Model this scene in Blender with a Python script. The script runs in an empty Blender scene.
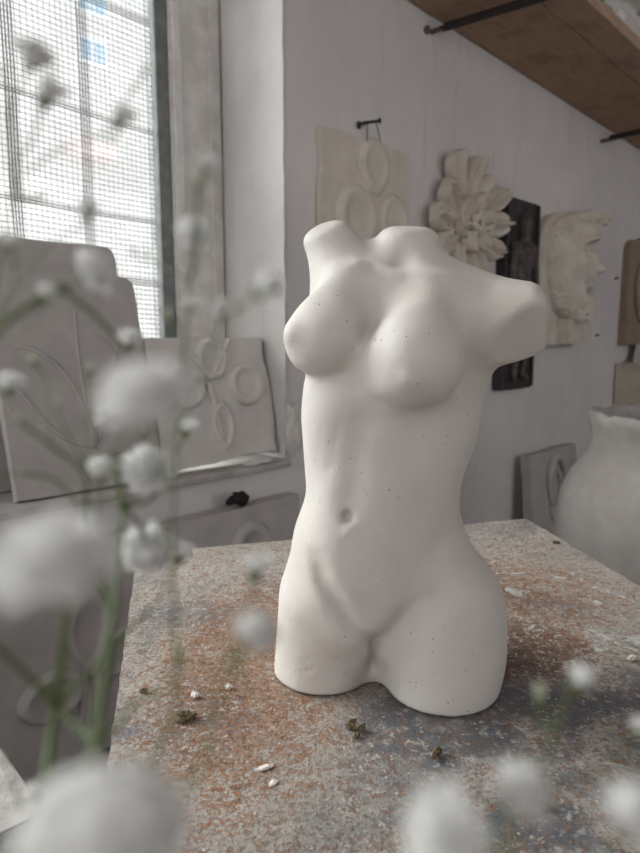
import bpy, bmesh, math, random
import numpy as np
from mathutils import Vector, Matrix, Euler, noise as mnoise

# ------------------------------------------------------------------ scene
S = bpy.context.scene
COL = S.collection
random.seed(11)
PI = math.pi

# the camera stands at the world's origin, 1.12 m above the floor; the window wall runs along +X
THETA = math.radians(45.5)          # heading of the lens over the floor
PITCH = math.radians(8.1)           # and how far it looks down
EYE = 1.12
TABLE_Z = 0.75
FW = Vector((math.cos(THETA), math.sin(THETA), 0))
RT = Vector((math.sin(THETA), -math.cos(THETA), 0))
WALL_Y = 1.65
CP, SP = math.cos(PITCH), math.sin(PITCH)

def ray(px, py):
    u = (px - 320) / 640; v = (py - 426.5) / 640
    return FW * (CP - v * SP) + RT * u + Vector((0, 0, -(SP + v * CP)))
def eye(): return Vector((0, 0, EYE))
def on_y(px, py, Y):
    d = ray(px, py); return eye() + d * (Y / d.y)
def on_z(px, py, z):
    d = ray(px, py); return eye() + d * ((z - EYE) / d.z)
def on_d(px, py, dist):
    return eye() + ray(px, py).normalized() * dist
def plan(lat, fwd, z=0.0):
    p = FW * fwd + RT * lat; return Vector((p.x, p.y, z))

# ------------------------------------------------------------------ object helpers
def link(o, parent=None):
    COL.objects.link(o)
    if parent is not None: o.parent = parent
    return o
def tag(o, label, cat, group=None, kind=None):
    o['label'] = label; o['category'] = cat
    if group: o['group'] = group
    if kind: o['kind'] = kind
    return o
def struct(o):
    o['kind'] = 'structure'; return o
def thing(name, label, cat, loc=(0, 0, 0), rot=(0, 0, 0), group=None):
    o = bpy.data.objects.new(name, None); o.empty_display_size = .03
    o.location = loc; o.rotation_euler = rot
    link(o); return tag(o, label, cat, group)
def mesh_obj(name, me, mat, parent=None, smooth=True):
    if mat is not None: me.materials.append(mat)
    if smooth: me.polygons.foreach_set('use_smooth', [True] * len(me.polygons))
    return link(bpy.data.objects.new(name, me), parent)
def from_bm(name, bm, mat, parent=None, smooth=False, sharp=None):
    bmesh.ops.recalc_face_normals(bm, faces=bm.faces)
    me = bpy.data.meshes.new(name); bm.to_mesh(me); bm.free()
    o = mesh_obj(name, me, mat, parent, smooth)
    if sharp is not None: me.set_sharp_from_angle(angle=math.radians(sharp))
    return o
def from_arrays(name, V, F, mat, parent=None, smooth=True):
    me = bpy.data.meshes.new(name)
    me.from_pydata([tuple(map(float, v)) for v in V], [], [tuple(map(int, f)) for f in F])
    me.update()
    return mesh_obj(name, me, mat, parent, smooth)

def add_box(bm, c, s, rot=None, bevel=0.0, seg=2):
    r = bmesh.ops.create_cube(bm, size=1.0)
    M = Matrix.Translation(c) @ (rot.to_4x4() if rot is not None else Matrix.Identity(4)) @ Matrix.Diagonal((s[0], s[1], s[2], 1))
    bmesh.ops.transform(bm, matrix=M, verts=r['verts'])
    if bevel > 0:
        es = list({e for v in r['verts'] for e in v.link_edges})
        bmesh.ops.bevel(bm, geom=es, offset=bevel, segments=seg, affect='EDGES', profile=.6)
def add_tube(bm, pts, rad, seg=8, cap=True):
    pts = [Vector(p) for p in pts]
    if not hasattr(rad, '__len__'): rad = [rad] * len(pts)
    rings = []; up = None
    for i, p in enumerate(pts):
        t = (pts[min(i + 1, len(pts) - 1)] - pts[max(i - 1, 0)]).normalized()
        if up is None:
            up = t.orthogonal().normalized()
        else:
            up = (up - t * up.dot(t))
            up = up.normalized() if up.length > 1e-6 else t.orthogonal().normalized()
        b = t.cross(up)
        rings.append([bm.verts.new(p + (up * math.cos(2 * PI * k / seg) + b * math.sin(2 * PI * k / seg)) * rad[i]) for k in range(seg)])
    for A, B in zip(rings, rings[1:]):
        for k in range(seg):
            bm.faces.new((A[k], A[(k + 1) % seg], B[(k + 1) % seg], B[k]))
    if cap:
        bm.faces.new(rings[0][::-1]); bm.faces.new(rings[-1])
def add_prism(bm, poly, d0, d1, axis='y', bevel=0):
    """closed prism over a polygon of (u, v); the depth runs along axis"""
    def mk(u, v, d):
        return (u, d, v) if axis == 'y' else (u, v, d)
    A = [bm.verts.new(mk(u, v, d0)) for u, v in poly]
    B = [bm.verts.new(mk(u, v, d1)) for u, v in poly]
    fs = [bm.faces.new(A), bm.faces.new(B[::-1])]
    n = len(poly)
    for k in range(n):
        fs.append(bm.faces.new((A[k], B[k], B[(k + 1) % n], A[(k + 1) % n])))
    if bevel:
        es = list({e for f in fs[:2] for e in f.edges})
        bmesh.ops.bevel(bm, geom=es, offset=bevel, segments=2, affect='EDGES')

# ------------------------------------------------------------------ implicit surfaces (for cast and carved shapes)
def surface_net(f, lo, hi, h):
    lo = np.array(lo, float); hi = np.array(hi, float)
    n = np.ceil((hi - lo) / h).astype(int) + 1
    ax = [lo[i] + h * np.arange(n[i]) for i in range(3)]
    X, Y, Z = np.meshgrid(*ax, indexing='ij')
    D = f(X, Y, Z).astype(np.float32)
    s = D < 0
    c = [(i, j, k) for i in (0, 1) for j in (0, 1) for k in (0, 1)]
    sl = lambda A, o: A[o[0]:n[0] - 1 + o[0], o[1]:n[1] - 1 + o[1], o[2]:n[2] - 1 + o[2]]
    cnt = sum(sl(s, o).astype(np.int8) for o in c)
    cells = np.argwhere((cnt > 0) & (cnt < 8))
    idx = -np.ones(tuple(n - 1), int); idx[tuple(cells.T)] = np.arange(len(cells))
    acc = np.zeros((len(cells), 3)); num = np.zeros(len(cells))
    for a in c:
        for ax_ in range(3):
            if a[ax_] == 0:
                b = list(a); b[ax_] = 1
                da = D[tuple((cells + a).T)]; db = D[tuple((cells + b).T)]
                m = (da < 0) != (db < 0)
                t = np.where(m, da / np.where(m, da - db, 1), 0)
                p = np.tile(np.array(a, float), (len(cells), 1)); p[:, ax_] = t
                acc[m] += p[m]; num[m] += 1
    V = lo + h * (cells + acc / num[:, None])
    F = []
    for ax_ in range(3):
        d = [0, 0, 0]; d[ax_] = 1
        m0 = s[:n[0] - d[0], :n[1] - d[1], :n[2] - d[2]]; m1 = s[d[0]:, d[1]:, d[2]:]
        e = np.argwhere(m0 != m1)
        u, w = (ax_ + 1) % 3, (ax_ + 2) % 3
        e = e[(e[:, u] > 0) & (e[:, w] > 0) & (e[:, u] < n[u] - 1) & (e[:, w] < n[w] - 1)]
        inside = s[tuple(e.T)]
        du = np.zeros(3, int); du[u] = 1
        dw = np.zeros(3, int); dw[w] = 1
        q = np.stack([idx[tuple((e - du - dw).T)], idx[tuple((e - dw).T)], idx[tuple(e.T)], idx[tuple((e - du).T)]], 1)
        q[~inside] = q[~inside][:, ::-1]
        F.append(q)
    return V, np.concatenate(F)
def smin(a, b, k):
    h = np.clip(.5 + .5 * (b - a) / k, 0, 1)
    return b + (a - b) * h - k * h * (1 - h)
def smax(a, b, k): return -smin(-a, -b, k)
def sd_ell(P, c, r, B=None):
    d = [P[i] - c[i] for i in range(3)]
    if B is not None: d = [sum(B[j][i] * d[i] for i in range(3)) for j in range(3)]
    k0 = np.sqrt(sum((d[i] / r[i]) ** 2 for i in range(3)))
    k1 = np.sqrt(sum((d[i] / r[i] ** 2) ** 2 for i in range(3)))
    return k0 * (k0 - 1) / np.maximum(k1, 1e-9)
def sd_cap(P, a, b, ra, rb):
    ba = [b[i] - a[i] for i in range(3)]; pa = [P[i] - a[i] for i in range(3)]
    t = np.clip(sum(pa[i] * ba[i] for i in range(3)) / sum(x * x for x in ba), 0, 1)
    return np.sqrt(sum((pa[i] - ba[i] * t) ** 2 for i in range(3))) - (ra + (rb - ra) * t)
def sd_plane(P, c, nrm):
    L = math.sqrt(sum(x * x for x in nrm))
    return sum((P[i] - c[i]) * nrm[i] / L for i in range(3))

# ------------------------------------------------------------------ materials
class NT:
    def __init__(s, name):
        s.m = bpy.data.materials.new(name); s.m.use_nodes = True
        s.t = s.m.node_tree; s.n = s.t.nodes; s.l = s.t.links
        s.b = s.n['Principled BSDF']; s.out = s.n['Material Output']
        tc = s.n.new('ShaderNodeTexCoord'); s.co = tc.outputs['Object']; s.gen = tc.outputs['Generated']
    def node(s, typ, ins=None, **kw):
        nd = s.n.new(typ)
        for k, v in kw.items(): setattr(nd, k, v)
        for k, v in (ins or {}).items(): s.set(nd.inputs[k], v)
        return nd
    def set(s, sock, v):
        if isinstance(v, bpy.types.NodeSocket): s.l.new(v, sock)
        elif isinstance(v, bpy.types.Node): s.l.new(v.outputs[0], sock)
        else:
            if hasattr(sock.default_value, '__len__') and len(sock.default_value) == 4 and len(v) == 3: v = (*v, 1)
            sock.default_value = v
    def noise(s, scale, detail=6, rough=.55, co=None, dist=0):
        return s.node('ShaderNodeTexNoise', {'Vector': co or s.co, 'Scale': scale, 'Detail': detail, 'Roughness': rough, 'Distortion': dist}).outputs['Fac']
    def ramp(s, fac, stops, interp='LINEAR'):
        r = s.node('ShaderNodeValToRGB', {'Fac': fac}); e = r.color_ramp; e.interpolation = interp
        while len(e.elements) < len(stops): e.elements.new(.5)
        for el, (p, c) in zip(e.elements, stops):
            el.position = p; el.color = (*c, 1) if hasattr(c, '__len__') else (c, c, c, 1)
        return r.outputs['Color']
    def mix(s, fac, a, b, mode='MIX'):
        m = s.node('ShaderNodeMix', data_type='RGBA', blend_type=mode)
        s.set(m.inputs['Factor'], fac); s.set(m.inputs['A'], a) if False else None
        s.set(m.inputs[6], a); s.set(m.inputs[7], b)
        return m.outputs[2]
    def math(s, op, a, b=0.0, c=0.0, clamp=False):
        m = s.node('ShaderNodeMath', operation=op, use_clamp=clamp)
        s.set(m.inputs[0], a); s.set(m.inputs[1], b); s.set(m.inputs[2], c)
        return m.outputs[0]
    def bump(s, h, dist=.002, strength=.5, prev=None):
        b = s.node('ShaderNodeBump', {'Height': h, 'Distance': dist, 'Strength': strength})
        if prev is not None: s.set(b.inputs['Normal'], prev)
        return b.outputs['Normal']
    def done(s, col=None, rough=None, nrm=None, spec=None):
        if col is not None: s.set(s.b.inputs['Base Color'], col)
        if rough is not None: s.set(s.b.inputs['Roughness'], rough)
        if nrm is not None: s.set(s.b.inputs['Normal'], nrm)
        if spec is not None: s.set(s.b.inputs['Specular IOR Level'], spec)
        return s.m

def plaster(name, light, dark, scale=14, bump=.0012, pits=0.0, rough=.75, stain=None, spec=.25):
    t = NT(name)
    a = t.noise(scale, 7, .6); b = t.noise(scale * 6, 4, .6)
    col = t.mix(t.ramp(a, [(.36, 0.0), (.66, 1.0)]), dark, light)
    col = t.mix(t.math('MULTIPLY', t.ramp(b, [(.5, 0.0), (.75, 1.0)]), .25), col, dark)
    if stain is not None:
        st = t.noise(scale * .45, 5, .65)
        col = t.mix(t.math('MULTIPLY', t.ramp(st, [(.56, 0.0), (.72, 1.0)]), .55), col, stain)
    h = t.math('ADD', t.math('MULTIPLY', t.noise(scale * 2.2, 6, .6), 1.0), t.math('MULTIPLY', t.noise(scale * 14, 3, .6), .35))
    if pits:
        v = t.node('ShaderNodeTexVoronoi', {'Vector': t.co, 'Scale': pits, 'Randomness': 1.0})
        sel = t.node('ShaderNodeSeparateColor', {'Color': v.outputs['Color']}).outputs[0]
        keep = t.math('GREATER_THAN', sel, .82)
        spot = t.math('MULTIPLY', t.ramp(v.outputs['Distance'], [(.05, 1.0), (.11, 0.0)]), keep)
        col = t.mix(t.math('MULTIPLY', spot, .55), col, (.30, .23, .18))
        h = t.math('SUBTRACT', h, t.math('MULTIPLY', spot, 1.5))
    return t.done(col, rough, t.bump(h, bump, .6), spec)

def flat(name, col, rough=.6, metallic=0.0, var=.25, scale=40, bump=.0004, spec=.4):
    t = NT(name)
    n = t.noise(scale, 5, .6)
    d = tuple(c * (1 - var) for c in col)
    t.b.inputs['Metallic'].default_value = metallic
    return t.done(t.mix(t.ramp(n, [(.35, 0.0), (.65, 1.0)]), d, col), rough, t.bump(n, bump, .5), spec)

def rust_table():
    t = NT('rusted_painted_top')
    sep = t.node('ShaderNodeSeparateXYZ', {'Vector': t.co})
    x, y = sep.outputs[0], sep.outputs[1]
    def blob(cx, cy, rx, ry):
        dx = t.math('DIVIDE', t.math('SUBTRACT', x, cx), rx); dy = t.math('DIVIDE', t.math('SUBTRACT', y, cy), ry)
        r2 = t.math('ADD', t.math('MULTIPLY', dx, dx), t.math('MULTIPLY', dy, dy))
        return t.math('SUBTRACT', 1.0, r2, clamp=True)
    wet = t.noise(4, 4, .6); fine = t.noise(270, 6, .72); mid = t.noise(85, 8, .74, dist=.1); big = t.noise(11, 8, .7); grit = t.noise(480, 2, .7); patch = t.noise(4.2, 7, .66)
    cells = t.node('ShaderNodeTexVoronoi', {'Vector': t.co, 'Scale': 260.0}).outputs['Color']
    cell = t.node('ShaderNodeSeparateColor', {'Color': cells}).outputs[0]
    # old paint: beige where it holds, blue grey where it is scuffed
    slate = t.math('ADD', t.math('MULTIPLY', blob(.22, -.12, .30, .16), .28), t.math('SUBTRACT', patch, .0))
    base = t.mix(t.ramp(slate, [(.50, 0.0), (.64, 1.0)]), (.50, .445, .395), (.165, .175, .20))
    base = t.mix(t.ramp(big, [(.47, 0.0), (.60, 1.0)]), base, (.58, .525, .475))
    base = t.mix(t.math('MULTIPLY', t.ramp(mid, [(.52, 0.0), (.60, 1.0)]), .8), base, (.21, .175, .155))
    base = t.mix(t.math('MULTIPLY', t.ramp(fine, [(.54, 0.0), (.60, 1.0)]), .85), base, (.13, .095, .075))
    base = t.mix(t.math('MULTIPLY', t.ramp(cell, [(.82, 0.0), (.86, 1.0)]), .6), base, (.27, .135, .08))
    # rust where the paint has gone
    zone = t.math('ADD', blob(-.15, .03, .13, .30), t.math('ADD', t.math('MULTIPLY', blob(.19, .24, .22, .17), .8), t.math('MULTIPLY', blob(.16, .06, .12, .09), 1.2)))
    zone = t.math('ADD', t.math('MULTIPLY', zone, .62), t.math('MULTIPLY', t.math('SUBTRACT', big, .5), .8))
    z2 = t.math('ADD', zone, t.math('MULTIPLY', t.math('SUBTRACT', mid, .5), 1.7))
    z3 = t.math('ADD', z2, t.math('MULTIPLY', t.math('SUBTRACT', fine, .5), 2.8))
    rust = t.mix(t.ramp(fine, [(.42, 0.0), (.58, 1.0)]), (.085, .034, .018), (.46, .20, .08))
    rust = t.mix(t.math('MULTIPLY', t.ramp(cell, [(.45, 0.0), (.75, 1.0)]), .75), rust, (.50, .31, .19))
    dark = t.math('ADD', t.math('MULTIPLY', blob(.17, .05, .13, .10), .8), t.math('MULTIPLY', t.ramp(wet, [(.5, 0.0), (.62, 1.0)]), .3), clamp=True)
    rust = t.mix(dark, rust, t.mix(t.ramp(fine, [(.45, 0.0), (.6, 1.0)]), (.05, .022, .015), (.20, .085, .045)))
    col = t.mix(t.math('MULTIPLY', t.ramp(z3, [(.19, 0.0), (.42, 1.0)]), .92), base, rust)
    # cream and white flakes of old paint and plaster
    fl = t.noise(130, 7, .75, dist=.3)
    col = t.mix(t.math('MULTIPLY', t.ramp(fl, [(.555, 0.0), (.60, 1.0)]), .85), col, (.66, .60, .545))
    wh = t.noise(22, 10, .80, dist=.5)
    whm = t.ramp(t.math('ADD', wh, t.math('MULTIPLY', blob(.30, .10, .22, .35), .05)), [(.615, 0.0), (.635, 1.0)])
    col = t.mix(whm, col, (.78, .75, .71))
    v = t.node('ShaderNodeTexVoronoi', {'Vector': t.co, 'Scale': 150.0})
    sel = t.node('ShaderNodeSeparateColor', {'Color': v.outputs['Color']}).outputs[0]
    dots = t.math('MULTIPLY', t.ramp(v.outputs['Distance'], [(.14, 1.0), (.28, 0.0)]), t.math('GREATER_THAN', sel, .88))
    col = t.mix(dots, col, (.74, .70, .66))
    h = t.math('ADD', t.math('MULTIPLY', fine, 1.0), t.math('MULTIPLY', t.math('ADD', mid, t.math('MULTIPLY', whm, .4)), .8))
    h = t.math('ADD', h, t.math('MULTIPLY', t.math('ADD', grit, t.math('ADD', dots, cell)), .4))
    ro = t.ramp(mid, [(.4, .38), (.62, .72)])
    return t.done(col, ro, t.bump(h, .007, 1.0), .5)

def wall_paint(name='wall_paint', light=(.50, .47, .465), dark=(.40, .375, .37)):
    t = NT(name)
    a = t.noise(1.7, 7, .62); b = t.noise(9, 6, .6); c = t.noise(60, 4, .6)
    sep = t.node('ShaderNodeMapping', {'Vector': t.co, 'Scale': (6, 6, .8)})
    streak = t.noise(3.0, 6, .65, co=sep.outputs[0])
    col = t.mix(t.ramp(a, [(.35, 0.0), (.65, 1.0)]), dark, light)
    col = t.mix(t.math('MULTIPLY', t.ramp(b, [(.5, 0.0), (.72, 1.0)]), .35), col, dark)
    col = t.mix(t.math('MULTIPLY', t.ramp(streak, [(.56, 0.0), (.7, 1.0)]), .35), col, tuple(x * .8 for x in dark))
    v = t.node('ShaderNodeTexVoronoi', {'Vector': t.co, 'Scale': 16.0})
    sel = t.node('ShaderNodeSeparateColor', {'Color': v.outputs['Color']}).outputs[0]
    spot = t.math('MULTIPLY', t.ramp(v.outputs['Distance'], [(.035, 1.0), (.07, 0.0)]), t.math('GREATER_THAN', sel, .84))
    col = t.mix(t.math('MULTIPLY', spot, .7), col, (.16, .13, .12))
    h = t.math('ADD', t.math('MULTIPLY', b, 1.0), t.math('MULTIPLY', c, .3))
    return t.done(col, .85, t.bump(h, .004, .5), .2)

def wood(name, light, dark, axis=(1, 1, 1), rough=.7):
    t = NT(name)
    mp = t.node('ShaderNodeMapping', {'Vector': t.co, 'Scale': axis})
    g = t.noise(9, 7, .62, co=mp.outputs[0], dist=.6); st = t.noise(4.5, 6, .65)
    col = t.mix(t.ramp(g, [(.3, 0.0), (.7, 1.0)]), dark, light)
    col = t.mix(t.math('MULTIPLY', t.ramp(st, [(.52, 0.0), (.68, 1.0)]), .6), col, tuple(c * .55 for c in dark))
    return t.done(col, rough, t.bump(g, .0012, .5), .3)

def petal_mat(name, col, trans=.35):
    t = NT(name)
    n = t.noise(400, 3, .6)
    c = t.mix(n, tuple(x * .92 for x in col), col)
    t.set(t.b.inputs['Base Color'], c); t.b.inputs['Roughness'].default_value = .7; t.b.inputs['Specular IOR Level'].default_value = .2
    tr = t.node('ShaderNodeBsdfTranslucent', {'Color': c})
    mx = t.node('ShaderNodeMixShader', {'Fac': trans})
    t.l.new(t.b.outputs[0], mx.inputs[1]); t.l.new(tr.outputs[0], mx.inputs[2]); t.l.new(mx.outputs[0], t.out.inputs[0])
    return t.m
def pane_mat(name, dust=.25, tint=(.93, .96, .97)):
    t = NT(name)
    tp = t.node('ShaderNodeBsdfTransparent', {'Color': tint})
    gl = t.node('ShaderNodeBsdfGlossy', {'Color': (.9, .9, .9), 'Roughness': .05})
    di = t.node('ShaderNodeBsdfTranslucent', {'Color': (.82, .82, .80)})
    n = t.noise(5, 7, .65)
    a = t.node('ShaderNodeMixShader', {'Fac': t.math('MULTIPLY', t.ramp(n, [(.3, .4), (.7, 1.0)]), dust)})
    t.l.new(tp.outputs[0], a.inputs[1]); t.l.new(di.outputs[0], a.inputs[2])
    b = t.node('ShaderNodeMixShader', {'Fac': .05})
    t.l.new(a.outputs[0], b.inputs[1]); t.l.new(gl.outputs[0], b.inputs[2]); t.l.new(b.outputs[0], t.out.inputs[0])
    return t.m

M = {}
M["wall"] = wall_paint("wall_paint", (.74, .70, .685), (.64, .605, .59))
M['reveal'] = wall_paint('reveal_whitewash', (.72, .69, .67), (.58, .55, .53))
M['floor'] = plaster('dusty_concrete', (.24, .225, .215), (.12, .112, .107), 8, .003)
M['chip'] = plaster('cast_plaster_chip', (.74, .705, .665), (.68, .64, .60), 9, .0007, pits=70, rough=.62, spec=.35)
M['board'] = plaster('dusty_plaster', (.66, .62, .585), (.56, .525, .495), 10, .0014, pits=26)
M['board_pale'] = plaster('pale_cream_plaster', (.70, .635, .56), (.60, .54, .47), 10, .0014, pits=26)
M['board_dark'] = plaster('grey_dusty_plaster', (.49, .455, .435), (.40, .37, .35), 8, .0014, pits=22)
M['board_warm'] = plaster('cream_plaster', (.68, .615, .54), (.56, .495, .42), 12, .0014, pits=26)
M['table'] = rust_table()
M['table_side'] = flat('chipped_steel_edge', (.45, .40, .36), .7, 0, .5, 60)
M['iron'] = flat('dark_iron', (.045, .034, .032), .55, .4, .5, 50)

M['sillwood'] = plaster('dusty_sill', (.52, .49, .46), (.36, .33, .31), 12, .002)
M['frame'] = plaster('flaking_white_paint', (.74, .71, .68), (.60, .57, .54), 16, .002, stain=(.44, .40, .37))
M['sash'] = plaster('grey_green_sash', (.23, .24, .235), (.15, .16, .155), 20, .001)
M['pane'] = pane_mat('dusty_glass', .16)
M['net'] = flat('woven_net_fibre', (.36, .35, .34), .8, 0, .3, 20)
M['facade'] = flat('pale_render', (.50, .485, .47), .9, 0, .06, 1.5, 0)
M['facade_frame'] = flat('white_window_frame', (.80, .80, .80), .7, 0, .05, 2, 0)
M['blue_pane'] = flat('blue_glass', (.22, .40, .56), .5, 0, .2, 1.2, 0)
M['pink'] = flat('faded_pink', (.75, .58, .57), .8, 0, .1, 3, 0)

M['shade_groove'] = flat('groove_shade', (.30, .28, .27), .8)  # the slot's shade, put into the colour of its strips
M['black'] = flat('hole_dark', (.02, .018, .018), .9)  # near black, for the lump in place of a hole
M['dark_plaster'] = plaster('dark_patinated_plaster', (.075, .065, .062), (.035, .032, .033), 9, .002, rough=.6)
M['dark_brown'] = plaster('lifted_dark_plaster', (.135, .112, .10), (.05, .044, .042), 30, .002, rough=.55)  # lighter than its panel, so the figure's highlights sit in the colour
M['jar'] = plaster('grey_jar_plaster', (.43, .395, .37), (.34, .31, .29), 7, .003, pits=20, stain=(.33, .29, .26))
M['tan'] = plaster('brown_plaster', (.36, .27, .20), (.27, .195, .145), 9, .002)
M['cream_wood'] = wood('cream_painted_wood', (.58, .51, .42), (.47, .41, .33), (1, 1, 9))
M['shelf_wood'] = wood('old_brown_plank', (.48, .31, .21), (.34, .21, .14), (1.2, 9, 9))
M['shelf_front'] = wood('worn_brown_plank', (.50, .34, .24), (.36, .23, .16), (1.2, 9, 9))
M['rusty'] = flat('rusty_anchor', (.20, .15, .125), .8, .2, .4, 60)
M['stone'] = plaster('rough_dusty_stone', (.42, .395, .375), (.29, .27, .255), 40, .006, pits=60)
M['leaf_dry'] = flat('dried_leaf', (.17, .125, .07), .9, 0, .5, 200, .001)

M['petal'] = petal_mat('white_petal', (.985, .98, .96), .22)
M['petal_green'] = petal_mat('green_white_petal', (.74, .76, .60), .35)
M['stem'] = flat('green_stem', (.105, .145, .042), .55, 0, .3, 300, 0)
t_ = NT('clear_glass'); t_.b.inputs['Transmission Weight'].default_value = 1; t_.b.inputs['IOR'].default_value = 1.3; M['glass'] = t_.done((.95, .98, .97), .02)

def torso_mat():
    t = NT('cast_plaster')
    a = t.noise(9, 7, .6); b = t.noise(55, 5, .6); c = t.noise(22, 6, .65)
    col = t.mix(t.ramp(a, [(.36, 0.0), (.66, 1.0)]), (.56, .522, .48), (.63, .593, .555))
    col = t.mix(t.math('MULTIPLY', t.ramp(b, [(.52, 0.0), (.7, 1.0)]), .25), col, (.60, .56, .51))
    col = t.mix(t.math('MULTIPLY', t.ramp(c, [(.58, 0.0), (.70, 1.0)]), .35), col, (.60, .55, .49))
    # the darker scraped patch on the cut arm, and worn tips
    def patch(px, py, bb, rad, blotch, amt):
        p = tp_(px, py, bb)
        d = t.node('ShaderNodeVectorMath', {0: t.co, 1: p}, operation='DISTANCE').outputs['Value']
        d = t.math('ADD', d, t.math('MULTIPLY', t.math('SUBTRACT', c, .5), blotch))
        return t.ramp(t.math('DIVIDE', d, rad), [(.70, 1.0), (1.0, 0.0)])
    for q in ((512, 325, .065, .043, .05, .36), (296, 335, .052, .020, .05, .22), (411, 378, .105, .019, .05, .16)):
        col = t.mix(t.math('MULTIPLY', patch(*q), q[5]), col, (.50, .455, .40))
    h = t.math('ADD', t.noise(20, 6, .6), t.math('MULTIPLY', t.noise(160, 3, .6), .35))
    for sc, keepv, r0, r1 in ((62, .90, .04, .09), (120, .90, .08, .15), (200, .90, .10, .2)):
        v = t.node('ShaderNodeTexVoronoi', {'Vector': t.co, 'Scale': sc})
        sel = t.node('ShaderNodeSeparateColor', {'Color': v.outputs['Color']}).outputs[0]
        spot = t.math('MULTIPLY', t.ramp(v.outputs['Distance'], [(r0, 1.0), (r1, 0.0)]), t.math('GREATER_THAN', sel, keepv))
        spot = t.math('MULTIPLY', spot, t.ramp(a, [(.45, 0.0), (.55, 1.0)]))
        col = t.mix(t.math('MULTIPLY', spot, .65), col, (.27, .20, .15)); h = t.math('SUBTRACT', h, t.math('MULTIPLY', spot, 1.2))
    return t.done(col, .58, t.bump(h, .0012, .7), .35)
def tp_(px, py, b):
    d = ray(px, py); k = (.66 - b) / d.dot(FW); return (d.dot(RT) * k, -b, EYE - TABLE_Z + d.z * k)
M['torso'] = torso_mat()

# ------------------------------------------------------------------ camera, light
cam = bpy.data.cameras.new('camera'); co = bpy.data.objects.new('camera', cam); COL.objects.link(co)
co.location = (0, 0, EYE); co.rotation_euler = (PI / 2 - PITCH, 0, THETA - PI / 2)
cam.sensor_fit = 'HORIZONTAL'; cam.sensor_width = 36; cam.lens = 36; cam.clip_start = .01
cam.dof.use_dof = True; cam.dof.focus_distance = .62; cam.dof.aperture_fstop = 11
S.camera = co
S.view_settings.view_transform = 'Standard'; S.view_settings.look = 'None'; S.view_settings.gamma = 1
S.view_settings.use_curve_mapping = False; S.view_settings.exposure = 0.0
w = bpy.data.worlds.new('sky'); S.world = w; w.use_nodes = True
bg = w.node_tree.nodes['Background']; bg.inputs[0].default_value = (.97, .98, 1, 1); bg.inputs[1].default_value = 2.2
def sun(name, direction, strength, angle, col):
    L = bpy.data.lights.new(name, 'SUN'); L.energy = strength; L.angle = math.radians(angle); L.color = col
    o = bpy.data.objects.new(name, L); COL.objects.link(o)
    o.rotation_euler = Vector(direction).to_track_quat('Z', 'Y').to_euler(); o.location = (-1.5, 3, 3)
    return o
LD = -RT * .80 + FW * .25 + Vector((0, 0, .62))
sun('daylight', LD, 8.0, 40, (1, .965, .92))
S.cycles.use_denoising = True

# ------------------------------------------------------------------ the room
RX = 1.453            # right side of the window opening
GY = 2.00             # plane of the window
SILL = .695
def box_obj(name, x0, x1, y0, y1, z0, z1, mat, parent=None, bevel=0):
    bm = bmesh.new(); add_box(bm, ((x0 + x1) / 2, (y0 + y1) / 2, (z0 + z1) / 2), (x1 - x0, y1 - y0, z1 - z0), bevel=bevel)
    return from_bm(name, bm, mat, parent)
def grid_wall(name, x0, x1, z0, z1, y, depth, mat, step=.04, amp=.0035):
    """a wall whose front is a slightly uneven skim of plaster"""
    bm = bmesh.new(); nx = int((x1 - x0) / step) + 1; nz = int((z1 - z0) / step) + 1
    vs = [[bm.verts.new((x0 + (x1 - x0) * i / nx, y + (amp * .5) * mnoise.noise((x0 + (x1 - x0) * i / nx * 1.0 + 9, 3.1, (z0 + (z1 - z0) * k / nz) * 1.0)) * 2, z0 + (z1 - z0) * k / nz)) for k in range(nz + 1)] for i in range(nx + 1)]
    for i in range(nx):
        for k in range(nz): bm.faces.new((vs[i][k], vs[i + 1][k], vs[i + 1][k + 1], vs[i][k + 1]))
    rim = [vs[i][0] for i in range(nx + 1)] + [vs[nx][k] for k in range(1, nz + 1)] + [vs[i][nz] for i in range(nx - 1, -1, -1)] + [vs[0][k] for k in range(nz - 1, 0, -1)]
    back = [bm.verts.new((v.co.x, y + depth, v.co.z)) for v in rim]
    for k in range(len(rim)):
        j = (k + 1) % len(rim); bm.faces.new((rim[k], back[k], back[j], rim[j]))
    bm.faces.new(back)
    return struct(from_bm(name, bm, mat, smooth=True, sharp=30))
grid_wall('wall_right', RX, 6.5, 0, 3.2, WALL_Y, .55, M['wall'])
grid_wall('wall_below_window', -3.0, RX, 0, SILL, WALL_Y, .45, M['wall'])
struct(box_obj('wall_above_window', -3.0, RX, WALL_Y, WALL_Y + .5, 2.95, 3.2, M['wall']))
struct(box_obj('wall_left', -3.2, -3.0, WALL_Y, WALL_Y + .5, 0, 3.2, M['wall']))
struct(box_obj('wall_far', 6.5, 6.7, -3.5, WALL_Y + .5, 0, 3.2, M['wall']))
struct(box_obj('floor', -3.2, 6.7, -3.5, WALL_Y + .5, -.1, 0, M['floor']))
def open_wall(nm, axis, c, u0, u1, holes):
    """an unseen wall with openings added to let light in: holes are (u0, u1, z0, z1), built as solid piers, aprons and lintels in one mesh"""
    bm = bmesh.new(); us = sorted({u0, u1, *[h[0] for h in holes], *[h[1] for h in holes]})
    for a_, b_ in zip(us, us[1:]):
        hs = [h for h in holes if h[0] <= a_ and h[1] >= b_]
        segs = [(0, hs[0][2]), (hs[0][3], 3.2)] if hs else [(0, 3.2)]
        for z0, z1 in segs:
            cc = ((a_ + b_) / 2, c, (z0 + z1) / 2) if axis == 'x' else (c, (a_ + b_) / 2, (z0 + z1) / 2)
            ss = (b_ - a_, .2, z1 - z0) if axis == 'x' else (.2, b_ - a_, z1 - z0)
            add_box(bm, cc, ss)
    return struct(from_bm(nm, bm, M['wall']))
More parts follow.
